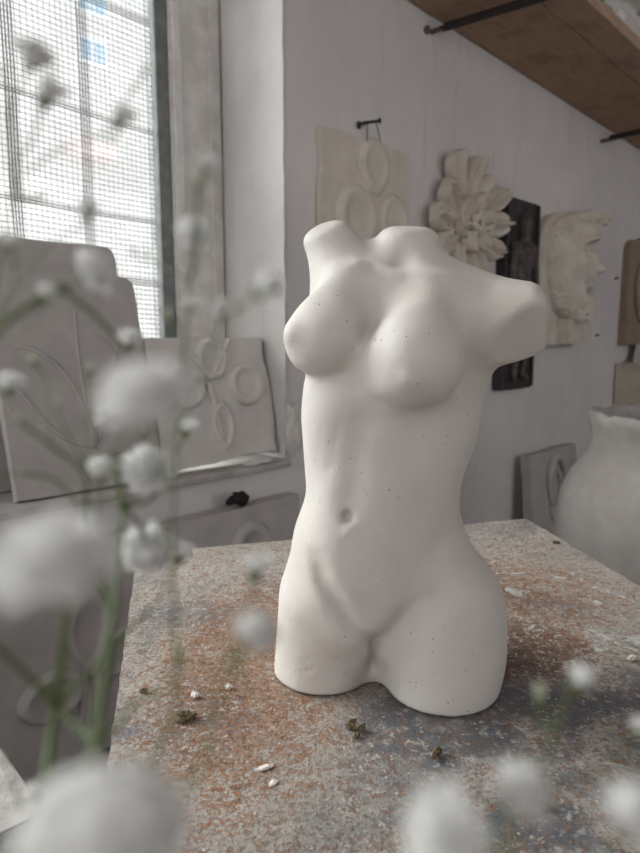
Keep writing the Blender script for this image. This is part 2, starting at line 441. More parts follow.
open_wall('wall_back', 'x', -3.6, -3.2, 6.7, [(1.4, 4.4, 1.0, 2.9)])  # unseen opening, added and sized to fill the long wall with light
open_wall('wall_side', 'y', -3.3, -3.7, WALL_Y, [(-2.0, 1.3, .8, 2.9)])  # unseen opening, stretched rearward to brighten the torso and blooms
struct(box_obj('ceiling', -3.2, 6.7, -3.7, WALL_Y + .5, 3.2, 3.3, M['wall']))
# whitewashed side of the opening, with a worn edge
bm = bmesh.new()
zs = [SILL + .06 + i * (2.95 - SILL - .06) / 60 for i in range(61)]
fr = [bm.verts.new((RX - .004 + .004 * mnoise.noise((0, 3, z * 9)), WALL_Y - .006 + .006 * mnoise.noise((4, 1, z * 14)), z)) for z in zs]
fr2 = [bm.verts.new((RX + .012, WALL_Y - .004, z)) for z in zs]
bk = [bm.verts.new((RX - .004, GY + .02, z)) for z in zs]
for i in range(60):
    bm.faces.new((fr[i], fr[i + 1], bk[i + 1], bk[i])); bm.faces.new((fr2[i], fr2[i + 1], fr[i + 1], fr[i]))
struct(from_bm('trim_1', bm, M['reveal'], smooth=True, sharp=40))
# sill slab
bm = bmesh.new(); add_box(bm, ((-3.0 + RX) / 2, (1.615 + GY) / 2, SILL - .012), (RX + 3.0 - .004, GY - 1.615, .024), bevel=.006)
struct(from_bm('trim_2', bm, M['sillwood']))

# the window: frame, sash, bars, panes
win = bpy.data.objects.new('window_1', None); link(win); struct(win)
def stick(name, x0, x1, y0, y1, z0, z1, mat, bevel=.004): return box_obj(name, x0, x1, y0, y1, z0, z1, mat, win, bevel)
stick('jamb', 1.243, RX - .004, GY - .02, GY + .12, SILL, 2.95, M['frame'])
stick('moulding', 1.250, 1.280, GY - .034, GY - .018, SILL, 2.95, M['frame'], .003)
stick('moulding', 1.395, 1.440, GY - .032, GY - .018, SILL, 2.95, M['frame'], .003)
stick('sash_stile', 1.195, 1.241, GY - .012, GY + .06, SILL, 2.95, M['sash'])
stick('sash_stile', .10, .17, GY - .012, GY + .06, SILL, 2.95, M['sash'])
stick('sash_rail', .17, 1.195, GY - .012, GY + .06, SILL, SILL + .07, M['sash'])
stick('jamb', -1.30, -1.16, GY - .02, GY + .12, SILL, 2.95, M['frame'])
stick('jamb', -3.0, -2.9, GY - .02, GY + .12, SILL, 2.95, M['frame'])
for x0, x1 in ((.17, 1.195), (-1.16, .10), (-2.9, -1.30)):
    stick('pane', x0, x1, GY + .020, GY + .024, SILL + (.07 if x0 > 0 else 0), 2.95, M['pane'], 0)

# woven net stretched over the outside of the panes
def net():
    bm = bmesh.new(); y = GY + .006
    x0, x1, z0, z1 = .175, 1.19, SILL + .075, 2.95
    rng = random.Random(4)
    def wob(x, z): return Vector((.004 * mnoise.noise((x * 3, z * 3, 1.7)), .004 * mnoise.noise((x * 2.2, z * 2.2, 5.2)), .010 * mnoise.noise((x * 2.5, z * 2.5, 8.8)) - .035 * (x - .9)))
    def ribbon(pts, wd, vert):
        row = []
        for p in pts:
            o_ = Vector((wd, 0, 0)) if vert else Vector((0, 0, wd))
            row.append((bm.verts.new(p - o_), bm.verts.new(p + Vector((0, .0008, 0))), bm.verts.new(p + o_)))
        for a, b in zip(row, row[1:]):
            bm.faces.new((a[0], b[0], b[1], a[1])); bm.faces.new((a[1], b[1], b[2], a[2]))
    z = z0
    while z < z1:
        band = any(abs(z - c) < .013 for c in (1.30, 1.505, 1.80, 2.14, 2.5))
        ribbon([Vector((x0 + (x1 - x0) * i / 24, y, z)) + wob(x0 + (x1 - x0) * i / 24, z) for i in range(25)], .0022 if band else .0012, False)
        z += .0085 if band else .0165 + rng.uniform(-.001, .001)
    x = x0
    while x < x1:
        band = any(abs(x - c) < .020 for c in (.34, .725, .945)); 
        ribbon([Vector((x, y - .001, z0 + (z1 - z0) * i / 30)) + wob(x, z0 + (z1 - z0) * i / 30) for i in range(31)], .0024 if band else .0009, True)
        x += .0090 if band else .0165 + rng.uniform(-.001, .001)
    o = from_bm('window_net', bm, M['net'], win, smooth=True); o['kind'] = 'stuff'
    return o
net()

# the house across the yard
def building():
    b = thing('building', 'pale apartment house with blue windows seen through the netted window', 'building', (4.0, 9.0, 0))
    box_obj('facade', -2.4, 5, 0, 3, -3, 8.5, M['facade'], b)
    xs = [-3.4, -1.4, .6]
    for (px0, py0, px1, py1) in ((77, -14, 107, 17), (78, 38, 107, 66), (-60, 38, -30, 66)):
        A = on_y((px0 + px1) / 2, py1, 9.0) - Vector((4, 9, 0)); Bm = on_y((px0 + px1) / 2, py0, 9.0) - Vector((4, 9, 0))
        wd = (on_y(px1, py0, 9.0).x - on_y(px0, py0, 9.0).x) / 2
        wobj = box_obj('window_frame', A.x - wd, A.x + wd, -.03, .02, A.z, Bm.z, M['facade_frame'], b)
        n = 2
        for k in range(n):
            u0 = A.x - wd + .03 + k * (2 * wd - .03) / n
            box_obj('pane', u0, u0 + (2 * wd - .03) / n - .03, -.04, .0, A.z + .05, Bm.z - .05, M['blue_pane'], wobj)
    c = on_y(87, 152, 9.0) - Vector((4, 9, 0))
    box_obj('balcony', c.x - .3, c.x + .3, -.3, 0, c.z - .1, c.z + .1, M['pink'], b)
    struct(box_obj('ground', -12, 16, 2.3, 9, -3.2, -3, M['facade']))
building()

# ------------------------------------------------------------------ the worn table
def table():
    t = thing('table', 'heavy table with a rusted flaking painted metal top under the torso', 'table', plan(.07, .66, 0), (0, 0, THETA - PI / 2))
    q = [(-.314, 1.057), (.4216, 1.270), (.62, .0), (-.064, .0)]
    q = [(a - .07, b - .66) for a, b in q]
    bm = bmesh.new()
    # a worn, faintly uneven edge
    poly = []
    for (a, b), (c, d) in zip(q, q[1:] + q[:1]):
        L = math.hypot(c - a, d - b); n = int(L / .012)
        for i in range(n):
            s_ = i / n; x = a + (c - a) * s_; y = b + (d - b) * s_
            e = .0022 * mnoise.noise((x * 40, y * 40, 2)) + .0015 * mnoise.noise((x * 130, y * 130, 7))
            poly.append((x - (d - b) / L * e, y + (c - a) / L * e))
    add_prism(bm, poly, TABLE_Z - .028, TABLE_Z - .001, 'z')
    o = from_bm('table_top', bm, M['table'], t)
    inn = [(x * .88 + .0, y * .88) for x, y in q]
    bm = bmesh.new(); add_prism(bm, inn, TABLE_Z - .11, TABLE_Z - .028, 'z'); from_bm('apron', bm, M['table_side'], t)
    for x, y in inn:
        bm = bmesh.new(); add_box(bm, (x * .93, y * .93, (TABLE_Z - .11) / 2), (.05, .05, TABLE_Z - .11), bevel=.004); from_bm('leg', bm, M['table_side'], t)
table()

# ------------------------------------------------------------------ the torso
TORSO_FWD = .66
def tp(px, py, b=0.0):
    """a point of the cast, in its own frame: x to the right, y away from the lens, z up from the table"""
    d = ray(px, py); k = (TORSO_FWD - b) / d.dot(FW)
    return (d.dot(RT) * k, -b, EYE - TABLE_Z + d.z * k)
def rot_basis(yaw=0.0, pitch=0.0, roll=0.0):
    R = Euler((pitch, roll, yaw), 'XYZ').to_matrix()
    return [tuple(R[r][c] for c in range(3)) for r in range(3)]
def torso_sdf(X, Y, Z):
    P = (X, Y, Z)
    B = rot_basis(-math.radians(26))          # the body is turned to the left of the lens
    fr = lambda L, F, U=0.0: None
    # trunk
    d = sd_ell(P, tp(398, 378, -.014), (.101, .060, .112), rot_basis(-.42, 0, .10))
    d = smin(d, sd_ell(P, tp(440, 330, -.018), (.064, .048, .070), B), .035)
    d = smin(d, sd_ell(P, tp(352, 318, -.030), (.046, .046, .072), B), .03)
    d = smin(d, sd_ell(P, tp(391, 425, -.004), (.096, .060, .10), rot_basis(-.36, 0, .06)), .02)
    d = smin(d, sd_ell(P, tp(381, 492, .002), (.077, .058, .085), rot_basis(-.36)), .03)
    d = smin(d, sd_ell(P, tp(387, 575, -.008), (.104, .064, .092), rot_basis(-.40, 0, .06)), .045)
    d = smin(d, sd_ell(P, tp(354, 560, .038), (.042, .032, .075), B), .04)   # belly
    d = smin(d, sd_ell(P, tp(334, 553, -.004), (.040, .045, .060), B), .03)
    # thighs
    tr = sd_cap(P, tp(327, 600, .000), tp(321, 688, -.012), .052, .054)
    tl = sd_cap(P, tp(440, 600, .012), tp(441, 722, .028), .062, .057)
    d = smin(d, tr, .022)
    d = smin(d, tl, .022)
    d = smin(d, sd_ell(P, tp(455, 632, -.008), (.050, .055, .075), B), .03)      # outer hip
    d = smin(d, sd_ell(P, tp(405, 640, -.05), (.085, .05, .05), B), .03)     # seat
    # breasts
    rb = smin(sd_ell(P, tp(329, 338, .030), (.0365, .040, .036), B), sd_cap(P, tp(345, 285, .0), tp(320, 342, .035), .020, .026), .03)
    lb = smin(sd_ell(P, tp(412, 360, .060), (.046, .042, .042), B), sd_cap(P, tp(432, 300, .02), tp(412, 362, .062), .022, .036), .03)
    d = smin(d, rb, .012)
    d = smin(d, lb, .020)
    d = smin(d, sd_cap(P, tp(294, 334, .052), tp(297, 334, .046), .008, .010), .014)
    # shoulders, arm stumps, neck
    ar = sd_cap(P, tp(352, 292, -.035), tp(328, 240, -.040), .034, .0265)
    ar = smax(ar, sd_plane(P, tp(322, 225, -.04), (-.40, -.35, 1)), .010)
    d = smin(d, ar, .022)
    al = sd_cap(P, tp(465, 318, -.008), tp(528, 324, .022), .044, .0405)
    al = smax(al, sd_plane(P, tp(547, 332, .02), (1, -.25, .12)), .016)
    al = smax(al, sd_plane(P, tp(524, 361, .03), (.38, -.12, -.90)), .007)
    al = smax(al, sd_plane(P, tp(518, 332, .040), (.24, -.78, -.58)), .004)
    d = smin(d, al, .024)
    ne = sd_cap(P, tp(407, 276, -.03), tp(409, 240, -.025), .040, .031)
    ne = smax(ne, sd_plane(P, tp(410, 227, -.02), (.05, -.22, 1)), .012)
    d = smin(d, ne, .022)
    d = smin(d, sd_cap(P, tp(430, 290, -.03), tp(505, 308, -.015), .020, .024), .022)
    d = smin(d, sd_cap(P, tp(392, 265, -.045), tp(340, 265, -.045), .020, .020), .02)
    # shallow modelling of the front: folds go in, bones come out
    front = 1 / (1 + np.exp((Y + .005) / .008))
    def dot(c, depth, wid):
        q = tp(*c)
        return depth * front * np.exp(-(((X - q[0]) ** 2 + (Z - q[2]) ** 2) / wid ** 2) ** 2)
    def fold(pts, depth, wid, taper=.8):
        q = [tp(*p) for p in pts]; best = None
        for i in range(len(q) - 1):
            ax, az = q[i][0], q[i][2]; bx, bz = q[i + 1][0], q[i + 1][2]
            t = np.clip(((X - ax) * (bx - ax) + (Z - az) * (bz - az)) / ((bx - ax) ** 2 + (bz - az) ** 2 + 1e-12), 0, 1)
            tt = (i + t) / (len(q) - 1)
            r = ((X - ax - t * (bx - ax)) ** 2 + (Z - az - t * (bz - az)) ** 2) / wid ** 2
            g = np.exp(-r) * np.minimum(1, np.minimum(4 * (1 - tt) + .05, 3.5 * tt + taper))
            best = g if best is None else np.maximum(best, g)
        return depth * best * front
    d = d + fold([(377, 657, .075), (352, 628, .075), (325, 583, .07), (312, 545, .06)], .0075, .0095)
    d = d + fold([(378, 657, .08), (396, 640, .085), (425, 615, .085), (455, 590, .07)], .0085, .0125)
    d = d + fold([(377, 652, .08), (377, 672, .08), (376, 688, .08), (376, 705, .08)], .0085, .0050, .1)
    d = d + dot((347, 517, .068), .009, .0056)
    d = d - dot((348, 530, .068), .0014, .006)
    d = d + fold([(352, 505, .065), (358, 450, .06), (366, 405, .06)], .004, .014)
    d = d + fold([(374, 372, .06), (374, 320, .05), (384, 280, .02)], .0045, .014)
    d = d + fold([(402, 256, .0), (400, 272, .0)], .009, .010)
    d = d - fold([(406, 272, .0), (440, 277, .0), (485, 292, .0)], .0055, .007)
    d = d - fold([(395, 274, .0), (372, 262, .0), (345, 262, .0)], .0050, .007)
    d = d - dot((409, 380, .1), .0030, .010)
    d = d - fold([(350, 640, .07), (378, 636, .08), (402, 618, .08)], .004, .02)
    d = d + fold([(300, 374, .03), (318, 378, .05), (345, 376, .05)], .0025, .006)
    d = d + fold([(380, 398, .06), (410, 406, .07), (445, 402, .05)], .0022, .010)
    # knocks and tool marks
    def ring(c, rad, depth, wid, sx=1.0):
        q = tp(*c); rr = np.sqrt(((X - q[0]) / sx) ** 2 + (Z - q[2]) ** 2)
        return depth * front * np.exp(-((rr - rad) / wid) ** 2)
    d = d + ring((341, 586, .07), .0062, .0012, .0016, .55) + ring((309, 673, .06), .0075, .0013, .0018, .55) + ring((303, 676, .06), .0065, .0010, .0016, .5)
    d = d + dot((346, 542, .07), .0010, .0055) + dot((345, 604, .07), .0012, .003) + dot((454, 636, .07), .0016, .0022) + dot((455, 643, .07), .0014, .0016) + dot((436, 672, .07), .0014, .0028) + dot((339, 662, .06), .0014, .0024)
    d = d + dot((318, 660, .06), .0012, .0022) + dot((377, 430, .06), .0012, .0016) + dot((385, 455, .06), .0012, .0016) + dot((378, 460, .06), .0012, .0014) + dot((412, 345, .1), .0012, .0016) + dot((321, 366, .07), .0012, .002)
    d = d + fold([(436, 688, .08), (440, 692, .08), (444, 698, .08)], .0012, .0018)
    d = d + fold([(333, 455, .06), (338, 430, .06), (343, 420, .06)], .0010, .003) + fold([(328, 470, .06), (338, 462, .06)], .0009, .003)
    d = d - fold([(410, 560, .06), (372, 600, .06)], .003, .03)
    # softly uneven casting
    d = d + .0007 * np.sin(X * 95 + 1.3) * np.sin(Z * 80 + .4) * np.sin(Y * 88)
    return np.maximum(d, -Z + .0005)
def make_torso():
    c = plan(.055, TORSO_FWD)
    V, F = surface_net(torso_sdf, (-.17, -.16, -.004), (.26, .17, .50), .0028)
    # relax the net a little
    nb = np.zeros_like(V); ct = np.zeros(len(V))
    for it in range(2):
        nb[:] = 0; ct[:] = 0
        for k in range(4):
            a, b = F[:, k], F[:, (k + 1) % 4]
            np.add.at(nb, a, V[b]); np.add.at(ct, a, 1)
        V = V * .5 + .5 * nb / ct[:, None]
    V[:, 2] = np.maximum(V[:, 2], .0)
    o = from_arrays('plaster_torso', V, F, M['torso'])
    o.location = plan(0, TORSO_FWD, TABLE_Z); o.rotation_euler = (0, 0, THETA - PI / 2)
    tag(o, 'white plaster cast of a nude female torso standing on the rusty table top', 'sculpture')
    return o
make_torso()

# ------------------------------------------------------------------ plaster boards and reliefs
def ragged(w, h, amp=.004, step=.02, seed=0, chips=(), round_=0.0):
    """outline of a hand-cast board: x from -w/2 to w/2, z from 0 to h"""
    P = []
    def edge(a, b, nrm):
        L = math.dist(a, b); n = max(2, int(L / step))
        for i in range(n):
            t = i / n; x = a[0] + (b[0] - a[0]) * t; z = a[1] + (b[1] - a[1]) * t
            e = amp * mnoise.noise((x * 9 + seed, z * 9, seed * 1.7)) + amp * .6 * mnoise.noise((x * 37, z * 37 + seed, 3))
            for cx, cz, cr, cd in chips:
                e -= cd * math.exp(-((x - cx) ** 2 + (z - cz) ** 2) / cr ** 2)
            f = min(t, 1 - t); e *= min(1, f * 12)
            P.append((x + nrm[0] * e, z + nrm[1] * e))
    hw = w / 2
    c = [(-hw, 0), (hw, 0), (hw, h), (-hw, h)]
    edge(c[0], c[1], (0, -1)); edge(c[1], c[2], (1, 0)); edge(c[2], c[3], (0, 1)); edge(c[3], c[0], (-1, 0))
    if round_:
        Q = []
        for x, z in P:
            dx, dz = abs(x) - (hw - round_), z - (h - round_)
            if dx > 0 and dz > 0:
                L = math.hypot(dx, dz)
                if L > 1e-6:
                    k = round_ / max(dx, dz) * 1.0
                    nx, nz = dx / L * max(dx, dz), dz / L * max(dx, dz)
                    x = math.copysign(hw - round_ + nx, x); z = h - round_ + nz
            Q.append((x, z))
        P = Q
    return P
def board(name, label, cat, X0, X1, z0, h, Y, lean, th, mat, seed=0, amp=.004, chips=(), round_=0.0, group=None, part='slab', turn=0):
    ln = math.radians(lean)
    t = thing(name, label, cat, ((X0 + X1) / 2, Y, z0 + th * math.sin(ln)), (-ln, 0, turn), group)
    bm = bmesh.new(); add_prism(bm, ragged(X1 - X0, h, amp, .02, seed, chips, round_), 0, th, 'y', .003)
    from_bm(part, bm, M[mat], t, smooth=True, sharp=38)
    return t
def dish(parent, name, cx, cz, rx, rz, mat, rot=0.0, point=0.0, rim=.014, hollow=.8, wide=.24, nr=18, nt=56, heart=0.0):
    """a carved petal: a raised rounded rim falling into a shallow bowl; point > 0 draws the lower end to a tip"""
    bm = bmesh.new(); rings = []
    cr, sr = math.cos(rot), math.sin(rot)
    for i in range(1, nr + 1):
        r = i / nr; ring = []
        for k in range(nt):
            a = 2 * PI * k / nt; x = math.cos(a) * r; z = math.sin(a) * r
            w = 1.0 - point * max(0.0, -z) ** 1.2
            if heart: z -= heart * math.exp(-(x / .28) ** 2) * max(0, z)
            h_rim = math.exp(-((r - .78) / wide) ** 2)
            hgt = rim * (h_rim + (1 - hollow) * (1 - r * r)) * min(1, (1.0001 - r) / .10) if r > .9 else rim * (h_rim + (1 - hollow) * (1 - r * r))
            X, Z = x * rx * w, z * rz
            ring.append(bm.verts.new((cx + X * cr - Z * sr, -hgt, cz + X * sr + Z * cr)))
        rings.append(ring)
    c = bm.verts.new((cx, -rim * (1 - hollow), cz))
    for k in range(nt): bm.faces.new((c, rings[0][k], rings[0][(k + 1) % nt]))
    for A, B in zip(rings, rings[1:]):
        for k in range(nt): bm.faces.new((A[k], B[k], B[(k + 1) % nt], A[(k + 1) % nt]))
    back = [bm.verts.new((v.co.x, .006, v.co.z)) for v in rings[-1]]
    for k in range(nt): bm.faces.new((rings[-1][k], back[k], back[(k + 1) % nt], rings[-1][(k + 1) % nt]))
    bm.faces.new(back)
    return from_bm(name, bm, M[mat], parent, smooth=True, sharp=60)
def ridge(parent, name, pts, rad, mat, seg=10, flat_=1.0):
    bm = bmesh.new(); add_tube(bm, [(x, -.001, z) for x, z in pts], rad, seg)
    return from_bm(name, bm, M[mat], parent, smooth=True)
def arc(p0, p1, p2, n=14):
    return [((1 - t) ** 2 * p0[0] + 2 * t * (1 - t) * p1[0] + t * t * p2[0], (1 - t) ** 2 * p0[1] + 2 * t * (1 - t) * p1[1] + t * t * p2[1]) for t in [i / n for i in range(n + 1)]]

# on the sill
b = board('relief_board', 'grey plaster board with a small handle slot behind the leaf board on the sill', 'plaster relief', .30, .980, SILL, .70, 1.815, 8, .022, 'board_dark', 3, .003, (), .03)
bm = bmesh.new(); add_box(bm, (.055, -.002, .585), (.105, .008, .004)); add_box(bm, (.004, -.002, .575), (.004, .008, .022)); add_box(bm, (.106, -.002, .575), (.004, .008, .022))
from_bm('handle_slot', bm, M['shade_groove'], b)
b = board('relief_board', 'tall grey plaster board with a curved leaf in low relief leaning at the window', 'plaster relief', .560, .978, SILL, .605, 1.665, 13, .030, 'board_dark', 8, .003, (), .028)
ridge(b, 'leaf_edge', arc((-.165, .40), (-.02, .40), (.02, .12)), .0065, 'board_dark')
ridge(b, 'leaf_edge', arc((-.185, .33), (-.10, .12), (.02, .115)), .006, 'board_dark')
ridge(b, 'leaf_vein', arc((.015, .50), (-.005, .30), (.02, .12)), .004, 'board_dark')
ridge(b, 'leaf_edge', arc((.15, .46), (.10, .34), (.03, .13)), .005, 'board_dark')
ridge(b, 'leaf_edge', arc((.06, .44), (.11, .40), (.12, .36)), .004, 'board_dark')
ridge(b, 'stem', arc((.00, .10), (.04, .085), (.10, .095)), .006, 'board_dark')
b = board('relief_board', 'small broken plaster board with petals in relief below the window frame', 'plaster relief', .985, 1.438, SILL + .012, .405, 1.668, 12, .045, 'board', 15, .008, ((.226, 0, .05, .02), (.226, .33, .03, .012), (.1, 0, .06, .012)))
dish(b, 'petal', .003, .335, .062, .070, 'board', .3, .25, .013, .9)
dish(b, 'petal', .123, .245, .078, .074, 'board', 0, 0, .017, .62)
dish(b, 'petal', -.112, .250, .075, .072, 'board', 0, 0, .016, .62)
dish(b, 'petal', .008, .115, .045, .085, 'board', 0, .4, .013, .7)
ridge(b, 'leaf_edge', arc((.078, .395), (.033, .33), (-.015, .27)), .010, 'board')
ridge(b, 'leaf_edge', arc((-.015, .27), (-.047, .32), (-.087, .36)), .009, 'board')
ridge(b, 'stem', arc((-.027, .26), (-.007, .18), (-.007, .06)), .012, 'board')

# on the floor against the wall below the window
t1 = board('relief_board', 'square grey plaster board with a fleur of petals standing left of the table', 'plaster relief', .315, .832, 0, .580, 1.560, 1.6, .055, 'board_dark', 21, .002)
ox = (.315 + .838) / 2
dish(t1, 'petal', .578 - ox + .005, .205, .088, .068, 'board_dark', .10, 0, .020, .55)
dish(t1, 'petal', .688 - ox, .340, .068, .135, 'board_dark', 0, .75, .020, .95)
dish(t1, 'petal', .778 - ox, .262, .066, .085, 'board_dark', -.75, .7, .020, .9)
ridge(t1, 'stem', arc((.668 - ox, .235), (.660 - ox, .15), (.645 - ox, .075)), .012, 'board_dark')
ridge(t1, 'stem', arc((.700 - ox, .225), (.70 - ox, .15), (.69 - ox, .085)), .012, 'board_dark')
t2 = board('relief_board', 'square grey plaster board with a rounded arch petal standing behind the table', 'plaster relief', .858, 1.450, 0, .578, 1.560, 1.6, .055, 'board_dark', 27, .002)
ox = (.850 + 1.455) / 2
dish(t2, 'petal', 1.235 - ox, .425, .090, .105, 'board_dark', 0, .3, .020, .95)
dish(t2, 'petal', 1.08 - ox, .22, .09, .075, 'board_dark', 0, 0, .02, .6)
dish(t2, 'petal', 1.33 - ox, .22, .085, .075, 'board_dark', 0, 0, .02, .6)
ridge(t2, 'stem', arc((1.2 - ox, .28), (1.2 - ox, .15), (1.19 - ox, .07)), .014, 'board_dark')

def lump(name, loc, size, mat, seed, label=None, cat=None, group=None, rough=.35, sub=3, parent=None, rot=0):
    bm = bmesh.new(); bmesh.ops.create_icosphere(bm, subdivisions=sub, radius=1)
    for v in bm.verts:
        d = v.co.normalized()
        k = 1 + rough * mnoise.noise(d * 1.4 + Vector((seed, 0, 0))) + rough * .6 * mnoise.noise(d * 3.6 + Vector((0, seed, 0)))
        v.co = Vector((d.x * size[0], d.y * size[1], d.z * size[2])) * k
    zmin = min(v.co.z for v in bm.verts)
    for v in bm.verts:
        v.co.z -= zmin
        if v.co.z < .12 * size[2]: v.co.z = 0
    o = from_bm(name, bm, M[mat], parent, smooth=True, sharp=50); o.location = loc; o.rotation_euler = (0, 0, rot)
    if label: tag(o, label, cat, group)
    return o
lump('plaster_fragment', (1.472, 1.632, SILL), (.034, .028, .085), 'board', 5, 'broken plaster lump on the end of the sill beside the wall corner', 'plaster fragment', rough=.5)
lump('plaster_fragment', (1.31, 1.633, SILL), (.055, .016, .010), 'board', 9, 'thin broken plaster sliver under the small petal board', 'plaster fragment', rough=.5)
p = on_y(240, 503, 1.585)
lump('blotch', (p.x, 1.592, .5805), (.040, .020, .020), 'black', 12, 'small black lump standing in for a dark hole above the arch petal board', 'blotch', rough=.7)  # added black lump that paints in the dark of a hole

# ------------------------------------------------------------------ on the long wall
WY = WALL_Y - .012
cb = board('relief_board', 'pale square plaster board with round hollow petals hanging from a nail', 'plaster relief', 1.600, 2.092, 1.312, .512, 1.622, .3, .024, 'board_pale', 33, .005, ((-.249, .40, .05, .012), (.2, .512, .1, .006)))
ox, oz = (1.592 + 2.090) / 2, 1.312
dish(cb, 'petal', 1.872 - ox, 1.735 - oz, .085, .105, 'board_pale', .1, .35, .015, .75)
dish(cb, 'petal', 1.780 - ox, 1.545 - oz, .112, .115, 'board_pale', 0, .2, .016, .75)
dish(cb, 'petal', 1.985 - ox, 1.550 - oz, .088, .105, 'board_pale', 0, .2, .015, .7)
dish(cb, 'petal', 1.86 - ox, 1.40 - oz, .07, .07, 'board_pale', 0, 0, .015, .7)
nl = thing('wall_nail', 'bent iron nail and wire holding up the pale square petal board', 'nail', (1.815, WALL_Y, 1.872))
bm = bmesh.new(); add_tube(bm, [(0, .01, 0), (.002, -.03, .004), (.052, -.055, .016)], [.006, .006, .005], 8); add_tube(bm, [(.052, -.055, .016), (.056, -.057, .017)], [.010, .010], 10); add_tube(bm, [(-.006, -.004, 0), (.0, -.012, .0)], [.013, .012], 10)
from_bm('nail', bm, M['iron'], nl, smooth=True, sharp=40)
bm = bmesh.new(); add_tube(bm, [(.040, -.05, .012), (.075, -.04, -.035), (.094, -.03, -.076)], .0022, 6); add_tube(bm, [(.01, -.035, .004), (.012, -.034, -.04), (.014, -.03, -.075)], .0022, 6)
from_bm('wire', bm, M['iron'], nl, smooth=True)

def leaf_mesh(L, W, H, curl, groove=3, seed=0, nu=18, nv=14, tip=.22, cut=.93):
    bm = bmesh.new(); fr = []; bk = []
    for i in range(nu + 1):
        u = i / nu; w = W * (.50 + .50 * math.sin(PI * .5 * min(1, u / .7)) ** 1.5) * (1 if u < 1 - tip else math.sqrt(max(0.0, 1 - ((u - 1 + tip) / tip) ** 2 * cut))) * (1 + .06 * math.sin(u * 14 + seed))
        rowf = []; rowb = []
        for k in range(nv + 1):
            v = -1 + 2 * k / nv
            h = H * (1 - v * v) ** .5 * (.55 + .45 * math.cos(v * PI * groove)) + H * .35 * (1 - v * v) + curl * u ** 2.5
            h += .006 * mnoise.noise((u * 5 + seed, v * 3, seed))
            rowf.append(bm.verts.new((v * w, -h - .002, u * L))); rowb.append(bm.verts.new((v * w * .96, -curl * u ** 2.5 * .55 + .012, u * L)))
        fr.append(rowf); bk.append(rowb)
    for i in range(nu):
        for k in range(nv):
            bm.faces.new((fr[i][k], fr[i + 1][k], fr[i + 1][k + 1], fr[i][k + 1])); bm.faces.new((bk[i][k], bk[i][k + 1], bk[i + 1][k + 1], bk[i + 1][k]))
        for k in (0, nv): bm.faces.new((fr[i][k], fr[i + 1][k], bk[i + 1][k], bk[i][k]))
    for i in (0, nu):
        for k in range(nv): bm.faces.new((fr[i][k], fr[i][k + 1], bk[i][k + 1], bk[i][k]))
    return bm
ro = thing('rosette', 'cream plaster rosette with ragged leaves hanging on the wall', 'plaster relief', (2.485, WALL_Y, 1.600))
bm = bmesh.new(); add_prism(bm, [(.17 * math.cos(a), .17 * math.sin(a)) for a in [2 * PI * k / 32 for k in range(32)]], -.055, .004, 'y', .01)
from_bm('backing', bm, M['board_warm'], ro, smooth=True, sharp=40)
angs = [5, -26, -56, -88, -120, -150, 178, 148, 116, 84, 58, 32]
for i, a in enumerate(angs):
    o = from_bm('leaf', leaf_mesh(.275 + .035 * math.sin(i * 2.1), .056, .036, .050, 2 if i % 2 else 3, i, tip=.16, cut=.70), M['board_warm'], ro, smooth=True, sharp=70)
    o.rotation_euler = (0, math.radians(a), 0); o.location = (0, -.020, 0)
for i in range(6):
    a = 2 * PI * i / 6 + .3
    o = from_bm('inner_petal', leaf_mesh(.118, .052, .028, .030, 2.0, 20 + i, tip=.42, cut=.88), M['board_warm'], ro, smooth=True, sharp=70)
    o.rotation_euler = (0, a, 0); o.location = (math.sin(a) * .012, -.060, math.cos(a) * .012)
for i in range(6):
    a = 2 * PI * i / 6
    bm = bmesh.new(); bmesh.ops.create_uvsphere(bm, u_segments=16, v_segments=10, radius=1)
    bmesh.ops.transform(bm, matrix=Matrix.Translation((math.sin(a) * .030, -.095, math.cos(a) * .030)) @ Matrix.Diagonal((.020, .018, .020, 1)), verts=bm.verts)
    from_bm('bud', bm, M['board_warm'], ro, smooth=True)

def sd_poly(px, pz, poly):
    d = np.full(px.shape, 1e9); s = np.ones(px.shape)
    n = len(poly)
    for i in range(n):
        ax, az = poly[i]; bx, bz = poly[i - 1]
        ex, ez = bx - ax, bz - az; wx, wz = px - ax, pz - az
        t = np.clip((wx * ex + wz * ez) / (ex * ex + ez * ez), 0, 1)
        d = np.minimum(d, (wx - ex * t) ** 2 + (wz - ez * t) ** 2)
        c1 = pz >= az; c2 = pz < bz; c3 = ex * wz > ez * wx
        f = (c1 & c2 & c3) | (~c1 & ~c2 & ~c3); s = np.where(f, -s, s)
    return s * np.sqrt(d)
def relief_body(name, parent, poly, H, mat, res=.007, back=0.0, hmax=.26, rnd=.012):
    xs = [p[0] for p in poly]; zs = [p[1] for p in poly]
    def f(X, Y, Z):
        d2 = sd_poly(X[:, 0, :], Z[:, 0, :], poly)
        hh = H(X[:, 0, :], Z[:, 0, :], -d2)
        return np.maximum(smax(np.repeat(d2[:, None, :], X.shape[1], 1), -Y - hh[:, None, :], rnd), Y - back)
    V, F = surface_net(f, (min(xs) - .03, -hmax, min(zs) - .03), (max(xs) + .03, back + .012, max(zs) + .03), res)
    return from_arrays(name, V, F, M[mat], parent)
def vnoise(X, Z, s, seed):
    a = np.sin(X * s * 1.0 + seed) * np.cos(Z * s * .9 - seed * 1.3) + .6 * np.sin(X * s * 1.9 - Z * s * 1.4 + seed * 2) + .4 * np.sin(Z * s * 2.7 + X * s * 2.1 + seed)
    return a / 2
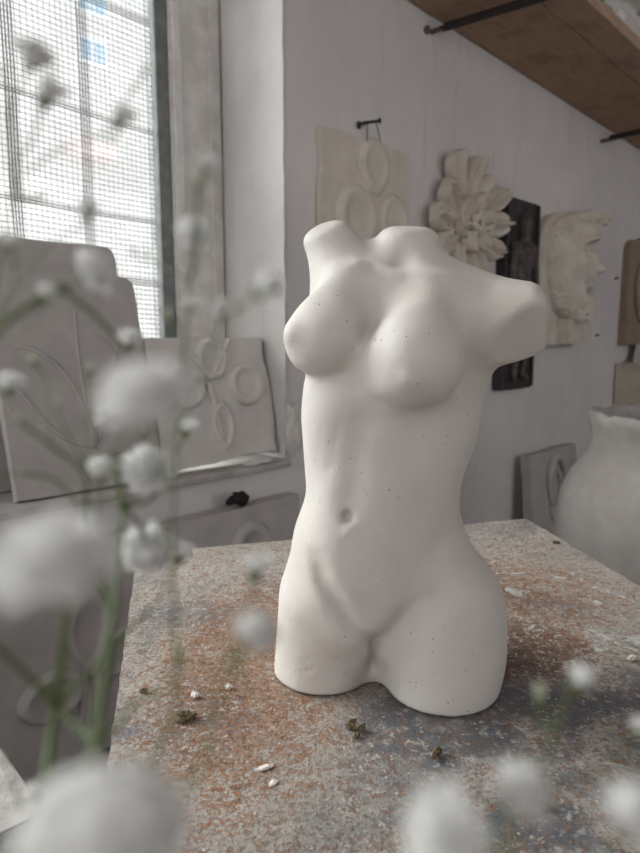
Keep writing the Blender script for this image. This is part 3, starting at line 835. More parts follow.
# dark panel with a standing figure
dk = board('figure_relief', 'dark grey plaster panel with a standing nude figure hung behind the rosette', 'plaster relief', 2.800, 3.125, .852, .918, 1.611, .1, .036, 'dark_plaster', 41, .003)
for x in (-.150, .150):
    bm = bmesh.new(); add_box(bm, (x, -.006, .459), (.018, .02, .90), bevel=.004); from_bm('border', bm, M['dark_plaster'], dk)
def fig(X, Y, Z):
    P = (X, Y, Z)
    d = sd_ell(P, (.0, -.02, .80), (.036, .035, .050))
    d = smin(d, sd_cap(P, (0, -.02, .76), (0, -.02, .72), .022, .026), .02)
    d = smin(d, sd_ell(P, (-.006, -.018, .645), (.085, .036, .085)), .03)
    d = smin(d, sd_ell(P, (.0, -.018, .53), (.062, .032, .08)), .03)
    d = smin(d, sd_ell(P, (.004, -.018, .455), (.075, .036, .06)), .03)
    d = smin(d, sd_cap(P, (.036, -.02, .43), (.046, -.022, .25), .042, .028), .02)
    d = smin(d, sd_cap(P, (.046, -.022, .25), (.040, -.012, .08), .028, .017), .02)
    d = smin(d, sd_cap(P, (-.034, -.02, .43), (-.052, -.03, .25), .042, .028), .02)
    d = smin(d, sd_cap(P, (-.052, -.03, .25), (-.040, -.012, .08), .028, .017), .02)
    d = smin(d, sd_cap(P, (.040, -.012, .07), (.060, -.03, .055), .017, .014), .015)
    d = smin(d, sd_cap(P, (-.040, -.012, .07), (-.066, -.03, .055), .017, .014), .015)
    d = smin(d, sd_cap(P, (-.085, -.016, .69), (-.105, -.015, .55), .028, .020), .02)
    d = smin(d, sd_cap(P, (-.105, -.015, .55), (-.085, -.02, .42), .020, .015), .02)
    d = smin(d, sd_cap(P, (.080, -.016, .69), (.112, -.015, .56), .028, .020), .02)
    d = smin(d, sd_cap(P, (.112, -.015, .56), (.06, -.035, .66), .020, .015), .02)
    d = smin(d, sd_ell(P, (-.038, -.048, .672), (.034, .012, .024)), .015); d = smin(d, sd_ell(P, (.030, -.048, .672), (.034, .012, .024)), .015)
    return np.maximum(d, Y - .006)
V, F = surface_net(fig, (-.16, -.09, .02), (.16, .02, .88), .006)
from_arrays('figure', V, F, M['dark_brown'], dk)

# bearded face in profile
fo = Vector((3.55, 1.615, 1.06))
fc = thing('face_relief', 'cream plaster relief of a bearded face in profile on the wall', 'plaster relief', (3.55, 1.615, 1.06))
def fpts(L, Y=None):
    out = []
    for x, y in L:
        yy = Y if Y else 1.605 - .185 * min(1, max(0, (x - 545) / 64))
        p = on_y(x, y, yy) - fo; out.append((p.x, p.z))
    return out
slabp = fpts([(540, 345), (539.5, 300), (539, 255), (541, 236), (545, 223), (550, 216), (557, 212.5), (567, 211), (590, 209.5), (597, 212), (592, 262), (580, 300), (570, 318), (569, 345)], 1.605)
bm = bmesh.new(); add_prism(bm, slabp, -.012, WALL_Y - .001 - fo.y, 'y', .003); from_bm('slab', bm, M['board_warm'], fc, smooth=True, sharp=35)
bl = fpts([(569, 319), (590, 319.5), (591, 343), (569, 344)], 1.535); bm = bmesh.new(); add_prism(bm, bl, -.085, -.008, 'y', .004); from_bm('base_block', bm, M['board_warm'], fc, smooth=True, sharp=35)
face = fpts([(611, 223), (608, 229), (607.5, 239), (604, 246), (606, 256), (610, 270), (607, 273), (601, 274), (600.5, 278.5), (596, 282), (598.5, 287), (593, 292), (594, 302), (588, 312), (572, 312), (559, 300), (553, 275), (554, 245), (562, 228), (585, 219)])
L1 = lambda q: fpts([q])[0]
fx0 = L1((553, 260))[0]; fx1 = L1((610, 270))[0]
def base_h(x): return .004 + .166 * np.clip((x - fx0 + .03) / (fx1 - fx0 + .03), 0, 1)
ey = L1((596, 247)); br0 = L1((601, 238)); mo = L1((588, 282)); mo1 = L1((598, 282)); ns = L1((603, 270)); ck = L1((580, 262)); nb = L1((592, 262))
def faceH(x, z, d):
    h = base_h(x) + .045 * (1 - np.exp(-np.maximum(d, 0) / .05))
    g = lambda c, sx, sz, px=0.0: np.exp(-((x - c[0]) / sx) ** 2 - ((z - c[1] - px * (x - c[0])) / sz) ** 2)
    h = h - .060 * g(ey, .048, .026, .25) + .034 * g((ey[0] - .006, ey[1] - .006), .022, .013)
    h = h + .030 * g((br0[0] - .02, br0[1]), .075, .016, .2)
    h = h - .016 * np.exp(-((z - ey[1] + .022 - .2 * (x - ey[0])) / .006) ** 2) * np.exp(-((x - ey[0]) / .04) ** 2)
    h = h + .030 * g((ns[0] - .006, ns[1] - .004), .020, .017) - .040 * g((nb[0] - .004, nb[1] + .004), .016, .040, -.4)
    h = h + .022 * g(ck, .055, .050)
    h = h - .042 * np.exp(-((z - mo[1] - .15 * (x - mo[0])) / .008) ** 2) * (1 / (1 + np.exp(-(x - mo[0] + .012) / .008)))
    h = h + .016 * g((mo1[0] - .02, mo1[1] + .020), .035, .011) + .018 * g((mo1[0] - .018, mo1[1] - .022), .032, .013)
    h = h - .022 * g((mo1[0] - .03, mo1[1] - .052), .03, .012)
    return h + .003 * vnoise(x, z, 60, 3)
relief_body('face', fc, face, faceH, 'board_warm', .0055, rnd=.006)
def curls(x, z, s, seed):
    u = x * s + 1.6 * np.sin(z * s * .55 + seed); v = z * s + 1.6 * np.sin(x * s * .6 + seed * 2)
    return np.sin(u) * np.sin(v) + .5 * np.sin(1.9 * u + 1) * np.cos(1.7 * v)
hair = fpts([(614.5, 211), (614.5, 219), (612, 225), (606, 223), (597, 222), (585, 224), (573, 230), (565, 240), (560, 255), (556, 270), (549, 268), (548.5, 250), (553, 233), (562, 221), (575, 214), (595, 210)])
relief_body('hair', fc, hair, lambda x, z, d: base_h(x) + .006 + .030 * (1 - np.exp(-np.maximum(d, 0) / .025)) + .011 * curls(x, z, 150, 1), 'board_warm', .0055)
beard = fpts([(550, 264), (557, 264), (562, 276), (568, 288), (577, 293), (585, 290), (592, 294), (597, 291), (598, 300), (597, 312), (591, 321), (583, 325), (577, 322), (568, 316), (558, 308), (552, 295), (549, 278)])
relief_body('beard', fc, beard, lambda x, z, d: base_h(x) + .008 + .034 * (1 - np.exp(-np.maximum(d, 0) / .03)) + .012 * curls(x, z, 130, 4), 'board_warm', .0055)

# brown tablet at the far end
bt = board('relief_tablet', 'brown tablet with a rounded top hanging at the right end of the wall', 'plaster relief', 4.350, 4.870, 1.06, .67, 1.600, .8, .045, 'tan', 51, .003, (), .09)
relief_body('carving', bt, [(.12 * math.cos(a) * 1.3, .36 + .22 * math.sin(a)) for a in [2 * PI * k / 24 for k in range(24)]], lambda x, z, d: .02 + .03 * (1 - np.exp(-np.maximum(d, 0) / .04)) + .010 * vnoise(x, z, 60, 2), 'tan', .009)
bm = bmesh.new(); add_box(bm, (0, -.004, .145), (.515, .010, .012), bevel=.003); from_bm('border', bm, M['tan'], bt)
n2 = thing('wall_nail', 'small dark nail above the brown tablet', 'nail', (on_y(637, 240, WALL_Y).x, WALL_Y, on_y(637, 240, WALL_Y).z))
bm = bmesh.new(); add_tube(bm, [(0, .01, 0), (0, -.03, .004)], .006, 8); from_bm('shank', bm, M['iron'], n2); bm = bmesh.new(); add_tube(bm, [(0, -.03, .004), (0, -.035, .0045)], .013, 10); from_bm('head', bm, M['iron'], n2)
for lb, q in (('tiny dark nail left in the wall beside the bearded nose', (614, 279)), ('tiny dark nail left in the wall under the bearded face', (595, 336))):
    p = on_y(*q, WALL_Y); bm = bmesh.new(); add_tube(bm, [(0, .01, 0), (.02, -.02, .008)], .006, 7); o = from_bm('wall_nail', bm, M['iron']); o.location = p; tag(o, lb, 'nail')

# ear study leaning on the wall, behind the jar
es = board('ear_relief', 'grey plaster slab with an ear in relief leaning behind the big jar', 'plaster relief', 3.050, 3.600, 0, .500, 1.510, 6, .05, 'board_dark', 61, .004)
ox = 3.24
bm = bmesh.new()
add_tube(bm, [(-.09 + .13 * math.cos(a) * .75 + .10, -.012, .31 + .15 * math.sin(a)) for a in [math.radians(d) for d in range(-60, 232, 12)]], [.010 + .014 * math.sin(PI * i / 24) for i in range(25)], 12)
from_bm('ear_rim', bm, M['board_dark'], es, smooth=True)
bm = bmesh.new(); add_tube(bm, [(-.01 + .06 * math.cos(a), -.010, .30 + .09 * math.sin(a)) for a in [math.radians(d) for d in range(-80, 150, 12)]], .016, 12)
from_bm('ear_fold', bm, M['board_dark'], es, smooth=True)
bm = bmesh.new(); bmesh.ops.create_uvsphere(bm, u_segments=24, v_segments=14, radius=1); bmesh.ops.transform(bm, matrix=Matrix.Translation((-.035, -.006, .165)) @ Matrix.Diagonal((.042, .028, .055, 1)), verts=bm.verts)
from_bm('ear_lobe', bm, M['board_dark'], es, smooth=True)

# the big jar
jp = plan(1.140, 2.10)
prof = [(r_ * .93, z_) for r_, z_ in [(.0, .0), (.17, 0), (.19, .01), (.235, .08), (.295, .20), (.335, .33), (.352, .45), (.345, .55), (.315, .635), (.275, .690), (.250, .715), (.240, .735), (.236, .76), (.240, .80), (.250, .825), (.256, .848), (.250, .866), (.232, .868), (.212, .852), (.208, .82), (.206, .76), (.215, .70), (.27, .6), (.29, .45), (.25, .2), (.15, .06), (0, .05)]]
bm = bmesh.new(); NS = 96; rings = []
for i, (r, z) in enumerate(prof):
    if r == 0: rings.append([bm.verts.new((0, 0, z))]); continue
    ring = []
    for k in range(NS):
        a = 2 * PI * k / NS; rr, zz = r, z
        if .78 < z and i > 10:
            nz = mnoise.noise((math.cos(a) * 5, math.sin(a) * 5, z * 4)); n3 = mnoise.noise((math.cos(a) * 14, math.sin(a) * 14, z * 9))
            zz += (.014 * nz + .012 * n3) * (1 if z > .84 else .3); rr += .006 * n3 * (1 if i > 14 else .5)
        rr += .004 * mnoise.noise((math.cos(a) * 1.5, math.sin(a) * 1.5, z * 3))
        ring.append(bm.verts.new((rr * math.cos(a), rr * math.sin(a), zz)))
    rings.append(ring)
for A, B in zip(rings, rings[1:]):
    for k in range(NS):
        j = (k + 1) % NS
        if len(A) == 1: bm.faces.new((A[0], B[k], B[j]))
        elif len(B) == 1: bm.faces.new((A[k], B[0], A[j]))
        else: bm.faces.new((A[k], B[k], B[j], A[j]))
jar = from_bm('plaster_jar', bm, M['jar'], smooth=True); jar.location = (jp.x, jp.y, 0)
sb = jar.modifiers.new('smooth', 'SUBSURF'); sb.levels = 1; sb.render_levels = 1
tag(jar, 'large grey plaster jar with a broken rough rim standing right of the table', 'jar')

# crate and block behind the jar
cr = thing('crate', 'cream wooden crate with slatted front standing behind the big jar', 'crate', (4.60, 1.50, 0))
box_obj('body', -.27, .30, -.14, .14, 0, .94, M['cream_wood'], cr)
for x in (-.25, .28): box_obj('upright', x - .03, x + .03, -.160, -.14, 0, .94, M['cream_wood'], cr, .004)
for z in (.05, .20, .35, .50, .65, .80, .90): box_obj('slat', -.22, .25, -.154, -.14, z - .05, z + .05 if z < .85 else .94, M['cream_wood'], cr, .006)
bm = bmesh.new(); add_prism(bm, [(-.13, 0), (.2, 0), (.2, .125), (-.085, .125)], -.11, .10, 'y', .008)
o = from_bm('plaster_block', bm, M['board'], smooth=True, sharp=35); o.location = (4.62, 1.5, .94); tag(o, 'small pale plaster block with a sloping end on top of the cream crate', 'plaster block')

# ------------------------------------------------------------------ the shelf overhead
tilt = Euler((0, math.radians(1.75), 0))
sh = thing('shelf', 'brown two-plank wooden shelf fixed high on the wall', 'shelf', (3.0, 0, 2.352), tilt)
def plank(y0, y1, seed):
    bm = bmesh.new(); pts = []
    n = 60
    for i in range(n + 1): pts.append((-1.5 + 4.2 * i / n, y0 + .003 * mnoise.noise((i * .35, seed, 0))))
    for i in range(n, -1, -1): pts.append((-1.5 + 4.2 * i / n, y1 + .003 * mnoise.noise((i * .35, seed, 9))))
    add_prism(bm, pts, 0, .045, 'z', .004); return bm
from_bm('plank', plank(1.155, 1.285, 1), M['shelf_front'], sh, smooth=True, sharp=30)
from_bm('plank', plank(1.289, 1.640, 5), M['shelf_wood'], sh, smooth=True, sharp=30)
for lb, x0, z0, x1, z1 in (('dark iron bracket holding the left end of the shelf', 2.245, 2.318, 2.370, 2.338), ('dark iron rod bracket at the right end of the shelf', 3.905, 2.235, 3.99, 2.262)):
    s_ = thing('shelf_bracket', lb, 'bracket', (x0, WALL_Y, z0))
    bm = bmesh.new(); add_tube(bm, [(0, .03, 0), (.004, -.05, .002)], .010, 8); add_tube(bm, [(-.035, .002, -.004), (-.035, -.012, -.004)], .016, 10) if x0 < 3 else None
    from_bm('wall_pin', bm, M['rusty'], s_, smooth=True, sharp=40)
    bm = bmesh.new(); d = Vector((x1 - x0, 1.13 - WALL_Y, z1 - z0)); L = d.length
    rot = d.to_track_quat('Y', 'Z').to_matrix()
    add_box(bm, d * .54, (.034 if x0 < 3 else .026, L * .92, .012), rot, .002); add_box(bm, d * .54 + Vector((.014, 0, .012)), (.006, L * .92, .030), rot, .001)
    from_bm('angle_bar', bm, M['iron'], s_)
    gap = 2.352 - (x0 + .08 - 3.0) * math.tan(math.radians(1.75)) - (z0 + .018)
    bm = bmesh.new(); add_box(bm, d * .88 + Vector((0, 0, .018 + gap / 2 - .008)), (.03, .05, gap + .0), None, .002); from_bm('packing_block', bm, M['shelf_wood'], s_)
sc_ = lump('plaster_cast', (3.42, 1.33, 2.352 - .42 * math.tan(math.radians(1.75)) + .047), (.42, .15, .17), 'board', 31, 'lumpy grey plaster cast lying on top of the shelf', 'plaster cast', rough=.55, sub=5); sc_.rotation_euler = tilt
lump('plaster_chip', (2.93, 1.19, 2.352 + .048), (.035, .02, .03), 'chip', 8, 'white plaster chip at the front edge of the shelf', 'plaster chip', rough=.5)

# ------------------------------------------------------------------ stone-topped stand, bottom left
A = on_z(0, 745, .52); Bq = on_z(26, 782, .52); d1 = (Bq - A).normalized(); d2 = Vector((-d1.y, d1.x, 0))
if d2.dot(FW) > 0: d2 = -d2
st = thing('stand', 'low stand with a rough grey dusty top left of the table', 'stand', (Bq.x, Bq.y, 0))
cor = [A - d1 * .30, Bq + d1 * .075, Bq + d1 * .075 + d2 * .42, A - d1 * .30 + d2 * .42]
bm = bmesh.new(); add_prism(bm, [(p.x - Bq.x, p.y - Bq.y) for p in cor], .47, .52, 'z', .004); from_bm('top', bm, M['stone'], st, smooth=True, sharp=35)
ce = sum(cor, Vector()) / 4
bm = bmesh.new(); add_prism(bm, [(p.x * .86 + ce.x * .14 - Bq.x, p.y * .86 + ce.y * .14 - Bq.y) for p in cor], 0, .47, 'z'); from_bm('body', bm, M['floor'], st)

# ------------------------------------------------------------------ crumbs and chips on the table
def on_table(px, py): p = on_z(px, py, TABLE_Z); p.z = TABLE_Z - .0006; return p
for i, (px, py, sx, sy, sz, m, rt, nm, lb, ct) in enumerate([
    (185, 719, .0105, .0060, .0048, 'leaf_dry', .3, 'dried_leaf_crumb', 'curled dark dried leaf crumb on the rust left of the torso', 'leaf crumb'),
    (352, 727, .0075, .0050, .0045, 'leaf_dry', 1.2, 'dried_leaf_crumb', 'olive brown dried crumb in front of the gap between the thighs', 'leaf crumb'),
    (361, 731, .0050, .0040, .0040, 'leaf_dry', .2, 'dried_leaf_crumb', 'olive crumb touching the right end of the cluster before the thighs', 'leaf crumb'),
    (356, 738, .0050, .0032, .0030, 'leaf_dry', .9, 'dried_leaf_crumb', 'lowest olive crumb of the cluster before the thighs', 'leaf crumb'),
    (437, 756, .0032, .0100, .0035, 'leaf_dry', -.6, 'twig', 'short brown twig piece in front of the right thigh', 'twig'),
    (265, 768, .0085, .0030, .0012, 'chip', .5, 'plaster_chip', 'flat white plaster chip on the front left of the table', 'plaster chip'),
    (273, 783, .0050, .0030, .0010, 'chip', 1.0, 'plaster_chip', 'small white chip just below the flat white plaster chip', 'plaster chip'),
    (195, 697, .0048, .0040, .0030, 'chip', .1, 'plaster_chip', 'pale chip just above the curled dark leaf crumb', 'plaster chip'),
    (229, 688, .0040, .0034, .0026, 'chip', .7, 'plaster_chip', 'pale round chip on the rust near the left thigh', 'plaster chip'),
    (545, 808, .0060, .0036, .0030, 'leaf_dry', .4, 'dried_leaf_crumb', 'brown crumb near the blurred white heads at the right front', 'leaf crumb'),
    (556, 543, .0080, .0045, .0030, 'leaf_dry', .1, 'dried_leaf_crumb', 'dark crumb by the back right corner of the table', 'leaf crumb'),
    (143, 692, .0045, .0035, .0025, 'leaf_dry', .1, 'dried_leaf_crumb', 'small brown crumb close to the left edge of the table', 'leaf crumb'),
    (632, 660, .0070, .0040, .0030, 'board_warm', .4, 'plaster_chip', 'tan chip on the table at the right side of the picture', 'plaster chip'),
]):
    p = on_table(px, py)
    lump(nm, p, (sx * .82, sy * .82, sz * .8), m, 40 + i * 3, lb, ct, rough=.8, sub=3, rot=THETA - PI / 2 + rt)

# ------------------------------------------------------------------ baby's breath in the foreground
def petal_bm(bm, base, direc, up, L, W, cup, rng):
    side = direc.cross(up).normalized(); rows = []
    for i in range(5):
        u = i / 4
        w = W * (math.sin(PI * (.10 + .80 * u)) ** .8) * (1.0 if i < 4 else .75)
        row = []
        for k in range(5):
            v = -1 + k / 2
            notch = .10 * L * (1 - abs(v)) if i == 4 else 0
            p = base + direc * (u * L - notch) + side * (v * w) + up * (cup * (u ** 1.6) * L + .28 * w * v * v + (rng.uniform(-.06, .06) + (.09 * math.sin(v * 5 + i * 2.0) if i > 2 else 0)) * L)
            row.append(bm.verts.new(p))
        rows.append(row)
    for a, b in zip(rows, rows[1:]):
        for k in range(4): bm.faces.new((a[k], a[k + 1], b[k + 1], b[k]))
def bloom_mesh(name, n, spread, seed):
    """petals of a double flower with unit radius; the stem side is -z"""
    rng = random.Random(seed); bm = bmesh.new()
    for i in range(n):
        t = (i + .5) / n
        el = math.radians(88 - spread * t ** .85); a = i * 2.39996 + rng.uniform(-.25, .25)
        d = Vector((math.cos(a) * math.cos(el), math.sin(a) * math.cos(el), math.sin(el)))
        up = (Vector((0, 0, 1)) - d * d.z)
        up = up.normalized() if up.length > .1 else Vector((math.cos(a), math.sin(a), 0)) * -1
        up = (up - d * up.dot(d)).normalized()
        L = (.74 + .32 * t) * rng.uniform(.85, 1.08)
        petal_bm(bm, Vector((0, 0, -.12)) + d * .06, d, up, L, .26 * rng.uniform(.85, 1.2), rng.uniform(.05, .5), rng)
    core = bmesh.ops.create_icosphere(bm, subdivisions=4, radius=.56 if spread > 90 else .22)
    for v in core['verts']: v.co = v.co * (1 + .35 * mnoise.noise(v.co * 9)) + Vector((0, 0, .14))
    me = bpy.data.meshes.new(name); bm.to_mesh(me); bm.free()
    me.polygons.foreach_set('use_smooth', [True] * len(me.polygons)); return me
def calyx_mesh(name):
    bm = bmesh.new()
    prof = [(.05, -.62), (.13, -.56), (.26, -.42), (.33, -.24), (.30, -.08)]
    rings = [[bm.verts.new((r * (1 + (.10 * math.cos(5 * 2 * PI * k / 15) if i > 1 else 0)) * math.cos(2 * PI * k / 15), r * math.sin(2 * PI * k / 15), z + (.16 * max(0, math.cos(5 * 2 * PI * k / 15)) if i == 4 else 0))) for k in range(15)] for i, (r, z) in enumerate(prof)]
    for A, B in zip(rings, rings[1:]):
        for k in range(15): bm.faces.new((A[k], A[(k + 1) % 15], B[(k + 1) % 15], B[k]))
    bm.faces.new(rings[0][::-1])
    me = bpy.data.meshes.new(name); bm.to_mesh(me); bm.free()
    me.polygons.foreach_set('use_smooth', [True] * len(me.polygons)); return me
BLOOMS = {'full': bloom_mesh('bloom_full', 56, 118, 1), 'open': bloom_mesh('bloom_open', 46, 98, 2), 'half': bloom_mesh('bloom_half', 22, 62, 3), 'bud': bloom_mesh('bloom_bud', 12, 30, 4)}
CALYX = calyx_mesh('calyx')
for k_, me_ in BLOOMS.items(): me_.materials.append(M['petal_green'] if k_ == 'bud' else M['petal'])
CALYX.materials.append(M['stem'])
MOUTH = plan(.0, .10, TABLE_Z + .185)
FOOT = plan(.004, .10, TABLE_Z + .022)
def smooth_path(pts, n=7):
    P = [pts[0]] + pts + [pts[-1]]; out = []
    for i in range(1, len(P) - 2):
        for k in range(n):
            t = k / n
            out.append(.5 * ((2 * P[i]) + (-P[i - 1] + P[i + 1]) * t + (2 * P[i - 1] - 5 * P[i] + 4 * P[i + 1] - P[i + 2]) * t * t + (-P[i - 1] + 3 * P[i] - 3 * P[i + 1] + P[i + 2]) * t ** 3))
    out.append(pts[-1]); return out
def sprig(label, main, branches, heads, r0=.0009):
    """main: the stem, from the jar upward, as (x, y, distance) sightings; branches: twigs off it; heads: flowers with the index path they end"""
    t = thing('flower_sprig', label, 'flower', MOUTH)
    T = lambda q: on_d(q[0], q[1], q[2]) - MOUTH
    j = random.Random(len(label) * 7 + len(heads)); jit = Vector((j.uniform(-.012, .012), j.uniform(-.012, .012), 0))
    pts = [FOOT - MOUTH + jit * .8, jit] + [T(q) for q in main]
    path = smooth_path(pts)
    bm = bmesh.new(); add_tube(bm, path, [r0 * (1.15 - .45 * i / len(path)) for i in range(len(path))], 8)
    from_bm('stem', bm, M['stem'], t, smooth=True)
    nodes = [T(q) for q in main]
    for q in main[:-1]:
        pass
    for br in branches:
        bp = smooth_path([T(q) for q in br]); bm = bmesh.new()
        add_tube(bm, bp, [r0 * (.68 - .30 * i / len(bp)) for i in range(len(bp))], 7)
        n0 = bp[0]; r = bmesh.ops.create_uvsphere(bm, u_segments=10, v_segments=8, radius=r0 * 1.35); bmesh.ops.translate(bm, vec=n0, verts=r['verts'])
        from_bm('twig', bm, M['stem'], t, smooth=True)
        nodes += [T(q) for q in br]
    for (px, py, D, dist, kind, frm, face) in heads:
        R = D * dist / 640 / 2 * (1.0 if kind != 'bud' else 1.0)
        c = T((px, py, dist))
        src = T(frm)
        axis = (c - src).normalized()
        tilt_ = Vector(face)
        up = (axis * .5 + (RT * tilt_.x + FW * tilt_.y + Vector((0, 0, tilt_.z)))).normalized()
        h = bpy.data.objects.new('flower_head', BLOOMS[kind]); link(h, t)
        h.location = c; h.rotation_euler = up.to_track_quat('Z', 'Y').to_euler(); h.scale = (R, R, R * (.72 if D > 85 else 1))
        cx = bpy.data.objects.new('calyx', CALYX); link(cx, h)
        base = c - up * R * .58
        L = (src - base).length
        mid = (src + base) / 2 + Vector((j.uniform(-.06, .06) * L, j.uniform(-.06, .06) * L, -.04 * L))
        mid2 = base - up * min(L * .35, R * 2)
        pp = smooth_path([src, mid * .6 + src * .4, mid2, base], 5)
        bm = bmesh.new(); add_tube(bm, pp, [.00022] * len(pp), 6); from_bm('flower_stalk', bm, M['stem'], t, smooth=True)
    return t
V_ = (-.2, -.6, .3)
# crossing stems, lower left
sprig('baby\'s breath sprig with a green stem fork at lower left and one large bloom', [(60, 900, .125), (47, 790, .135), (56, 704, .14), (68, 612, .12), (66, 585, .09)],
      [[(56, 704, .14), (28, 676, .135), (0, 648, .13), (-40, 605, .125)], [(56, 704, .14), (84, 678, .15), (122, 636, .16), (150, 612, .165)], [(56, 704, .14), (76, 726, .135), (97, 745, .125)]],
      [(50, 556, 112, .075, 'full', (66, 585, .09), (-.1, -.15, 1.2)), (181, 556, 30, .165, 'half', (150, 612, .165), (.2, -.2, .5))], .00100)
sprig('baby\'s breath sprig with crisp white blooms overlapping the back left table corner', [(98, 860, .105), (95, 745, .11), (108, 650, .12), (119, 560, .135), (122, 505, .145), (112, 455, .15)],
      [[(122, 505, .145), (136, 520, .155), (143, 534, .16)], [(95, 745, .11), (118, 722, .115), (140, 700, .12), (166, 690, .12)], [(122, 505, .145), (150, 500, .16), (165, 470, .17), (180, 445, .175)], [(119, 560, .135), (98, 520, .15), (100, 492, .16)]],
      [(148, 549, 54, .165, 'full', (143, 534, .16), (.1, -1, .1)), (148, 470, 50, .165, 'full', (122, 505, .145), (.1, -.9, .3)), (102, 470, 34, .165, 'open', (100, 492, .16), (0, -.2, .8)), (108, 416, 30, .15, 'open', (112, 455, .15), (-.7, -.2, .3)), (186, 430, 26, .175, 'half', (180, 445, .175), (0, -.2, .7)), (182, 653, 22, .11, 'bud', (166, 690, .12), (0, 0, .5)), (57, 405, 12, .15, 'bud', (100, 492, .16), (0, 0, .5)), (143, 432, 12, .17, 'bud', (165, 470, .17), (0, 0, .5))], .00080)
sprig('baby\'s breath sprig slanting in from the left over the tall leaf board', [(-40, 900, .12), (-70, 650, .12), (-55, 420, .118), (0, 328, .12), (62, 288, .128)],
      [[(-55, 420, .118), (-20, 400, .14), (6, 392, .155)], [(62, 288, .128), (100, 320, .15), (124, 348, .165)]],
      [(92, 272, 46, .125, 'open', (62, 288, .128), (.5, -.1, .3)), (44, 297, 26, .126, 'half', (30, 308, .123), (.2, -.4, .3)), (131, 340, 28, .17, 'open', (124, 348, .165), (.1, -.2, .6)), (12, 384, 28, .16, 'open', (6, 392, .155), (.1, -.2, .5)), (10, 244, 24, .13, 'half', (0, 328, .12), (0, -.3, .5))], .00085)
sprig('baby\'s breath sprig of small buds on grey green twigs before the leaf board', [(110, 880, .15), (112, 640, .15), (88, 520, .15), (84, 474, .145), (52, 446, .14), (20, 421, .14)],
      [[(88, 520, .15), (70, 494, .155), (54, 480, .155), (22, 473, .15), (0, 476, .15)]],
      [(20, 420, 13, .14, 'bud', (30, 430, .14), (-.2, 0, .5)), (34, 362, 17, .16, 'bud', (52, 446, .14), (-.2, -.3, .4)), (90, 370, 17, .16, 'bud', (84, 474, .145), (.2, -.3, .4)), (22, 473, 11, .15, 'bud', (40, 476, .152), (-.4, -.1, .2)), (200, 377, 14, .17, 'bud', (112, 455, .15), (.2, -.1, .5))], .00055)
sprig('baby\'s breath sprig reaching highest across the netted window', [(-30, 900, .14), (-36, 560, .145), (-10, 330, .15), (14, 180, .15)],
      [[(-10, 330, .15), (50, 245, .145), (82, 228, .14)], [(14, 180, .15), (60, 150, .145), (100, 135, .14), (128, 96, .145)]],
      [(33, 57, 36, .14, 'open', (14, 180, .15), (.3, .1, .5)), (46, 97, 38, .135, 'half', (14, 180, .15), (.3, -.2, .5)), (120, 120, 32, .13, 'half', (100, 135, .14), (.2, -.2, .6)), (145, 71, 13, .15, 'bud', (128, 96, .145), (.2, 0, .4)), (0, 72, 14, .15, 'bud', (14, 180, .15), (-.2, 0, .4)), (87, 213, 27, .14, 'half', (82, 228, .14), (.1, -.8, .1)), (38, 198, 15, .15, 'bud', (14, 180, .15), (.2, 0, .4)), (23, 198, 12, .15, 'bud', (14, 180, .15), (.1, 0, .4))], .00032)
sprig('baby\'s breath sprig with blooms in front of the white window frame', [(150, 880, .12), (176, 700, .125), (172, 560, .13), (178, 430, .135), (186, 330, .14), (190, 280, .14)],
      [[(178, 430, .135), (205, 370, .135), (218, 330, .135), (238, 305, .11)], [(190, 280, .14), (160, 265, .15), (138, 256, .155)]],
      [(194, 235, 36, .14, 'open', (190, 280, .14), (.1, -1.2, .0)), (208, 167, 24, .12, 'half', (190, 280, .14), (.2, .1, .5)), (197, 182, 20, .12, 'bud', (190, 280, .14), (.0, .1, .5)), (262, 290, 46, .095, 'half', (238, 305, .11), (.5, -.1, .4)), (221, 312, 32, .13, 'half', (218, 330, .135), (.1, -.7, .3)), (170, 319, 24, .13, 'bud', (186, 330, .14), (-.3, -.2, .5)), (190, 306, 22, .13, 'half', (186, 330, .14), (.2, -.2, .5)), (133, 251, 10, .155, 'bud', (138, 256, .155), (0, 0, .5)), (147, 252, 8, .155, 'bud', (150, 260, .152), (0, 0, .5)), (142, 391, 92, .078, 'full', (178, 430, .135), (-.1, -.2, 1.3))], .00036)
sprig('baby\'s breath sprig with two soft heads beside the left hip of the torso', [(190, 900, .10), (205, 760, .10), (222, 680, .10), (234, 650, .10)],
      [[(222, 680, .10), (240, 620, .115), (252, 590, .125)]],
      [(256, 571, 40, .13, 'half', (252, 590, .125), (.1, -.5, .6)), (254, 634, 50, .085, 'open', (234, 650, .10), (.2, .3, .5))], .00030)
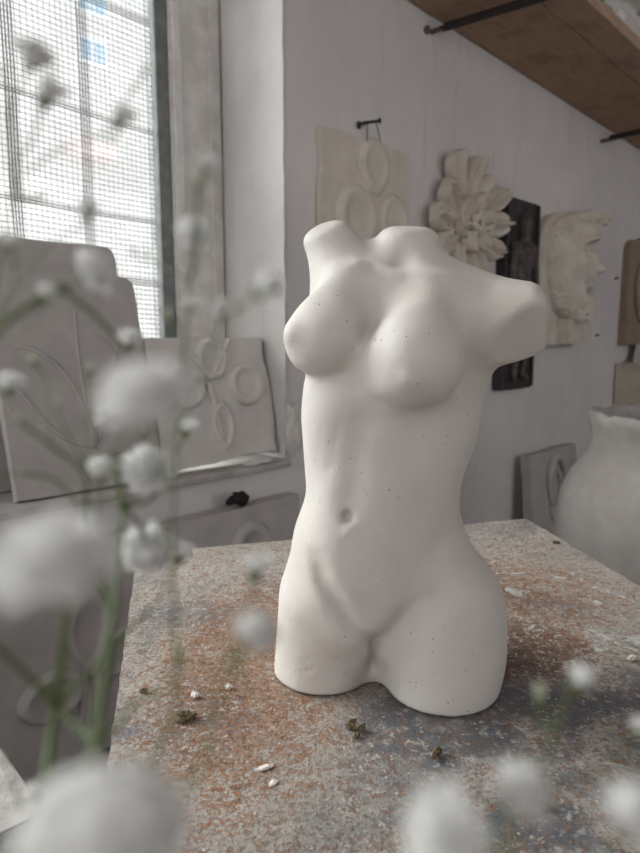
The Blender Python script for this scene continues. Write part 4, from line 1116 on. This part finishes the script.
sprig('baby\'s breath sprig with large blurred white heads at the bottom left corner', [(120, 960, .075), (100, 900, .07)],
      [[(120, 960, .075), (60, 880, .12), (36, 810, .155)]],
      [(62, 818, 92, .068, 'full', (100, 900, .07), (-.3, -.2, .6)), (132, 812, 96, .066, 'full', (100, 900, .07), (.3, -.2, .6)), (98, 856, 110, .062, 'full', (100, 900, .07), (0, -.5, .4)), (32, 793, 18, .16, 'half', (36, 810, .155), (0, -.3, .6)), (4, 758, 12, .15, 'bud', (20, 810, .15), (-.2, 0, .5))], .00080)
sprig('baby\'s breath sprig with a pair of pale green heads over the right of the table', [(470, 960, .10), (530, 800, .11), (556, 730, .115)],
      [[(530, 800, .11), (600, 770, .12), (634, 742, .125)]],
      [(540, 697, 30, .12, 'bud', (556, 730, .115), (0, -.4, .6)), (578, 682, 36, .115, 'half', (556, 730, .115), (.2, -.3, .6)), (637, 728, 22, .125, 'half', (634, 742, .125), (.2, -.3, .6))], .00030)
sprig('baby\'s breath sprig with three big blurred heads along the bottom right', [(430, 1000, .08), (480, 880, .085)],
      [[(480, 880, .085), (560, 880, .085), (620, 860, .08)]],
      [(523, 789, 54, .088, 'full', (480, 880, .085), (.2, -.3, .6)), (440, 828, 70, .075, 'full', (480, 880, .085), (-.3, -.3, .6)), (632, 815, 60, .078, 'open', (620, 860, .08), (.2, -.3, .6))], .00036)
# the glass they stand in
bm = bmesh.new(); prof = [(0, .0), (.026, 0), (.029, .003), (.030, .02), (.030, .17), (.0315, .176), (.030, .178), (.0285, .172), (.028, .02), (.024, .012), (0, .010)]
rings = [[bm.verts.new((r * math.cos(2 * PI * k / 40), r * math.sin(2 * PI * k / 40), z)) for k in range(40)] if r else [bm.verts.new((0, 0, z))] for r, z in prof]
for A, B in zip(rings, rings[1:]):
    for k in range(40):
        j = (k + 1) % 40
        if len(A) == 1: bm.faces.new((A[0], B[k], B[j]))
        elif len(B) == 1: bm.faces.new((A[k], B[0], A[j]))
        else: bm.faces.new((A[k], B[k], B[j], A[j]))
o = from_bm('glass_jar', bm, M['glass'], smooth=True, sharp=50); o.location = plan(.0, .10, TABLE_Z)
tag(o, 'clear glass tumbler on the near end of the table holding the flower sprigs', 'glass')
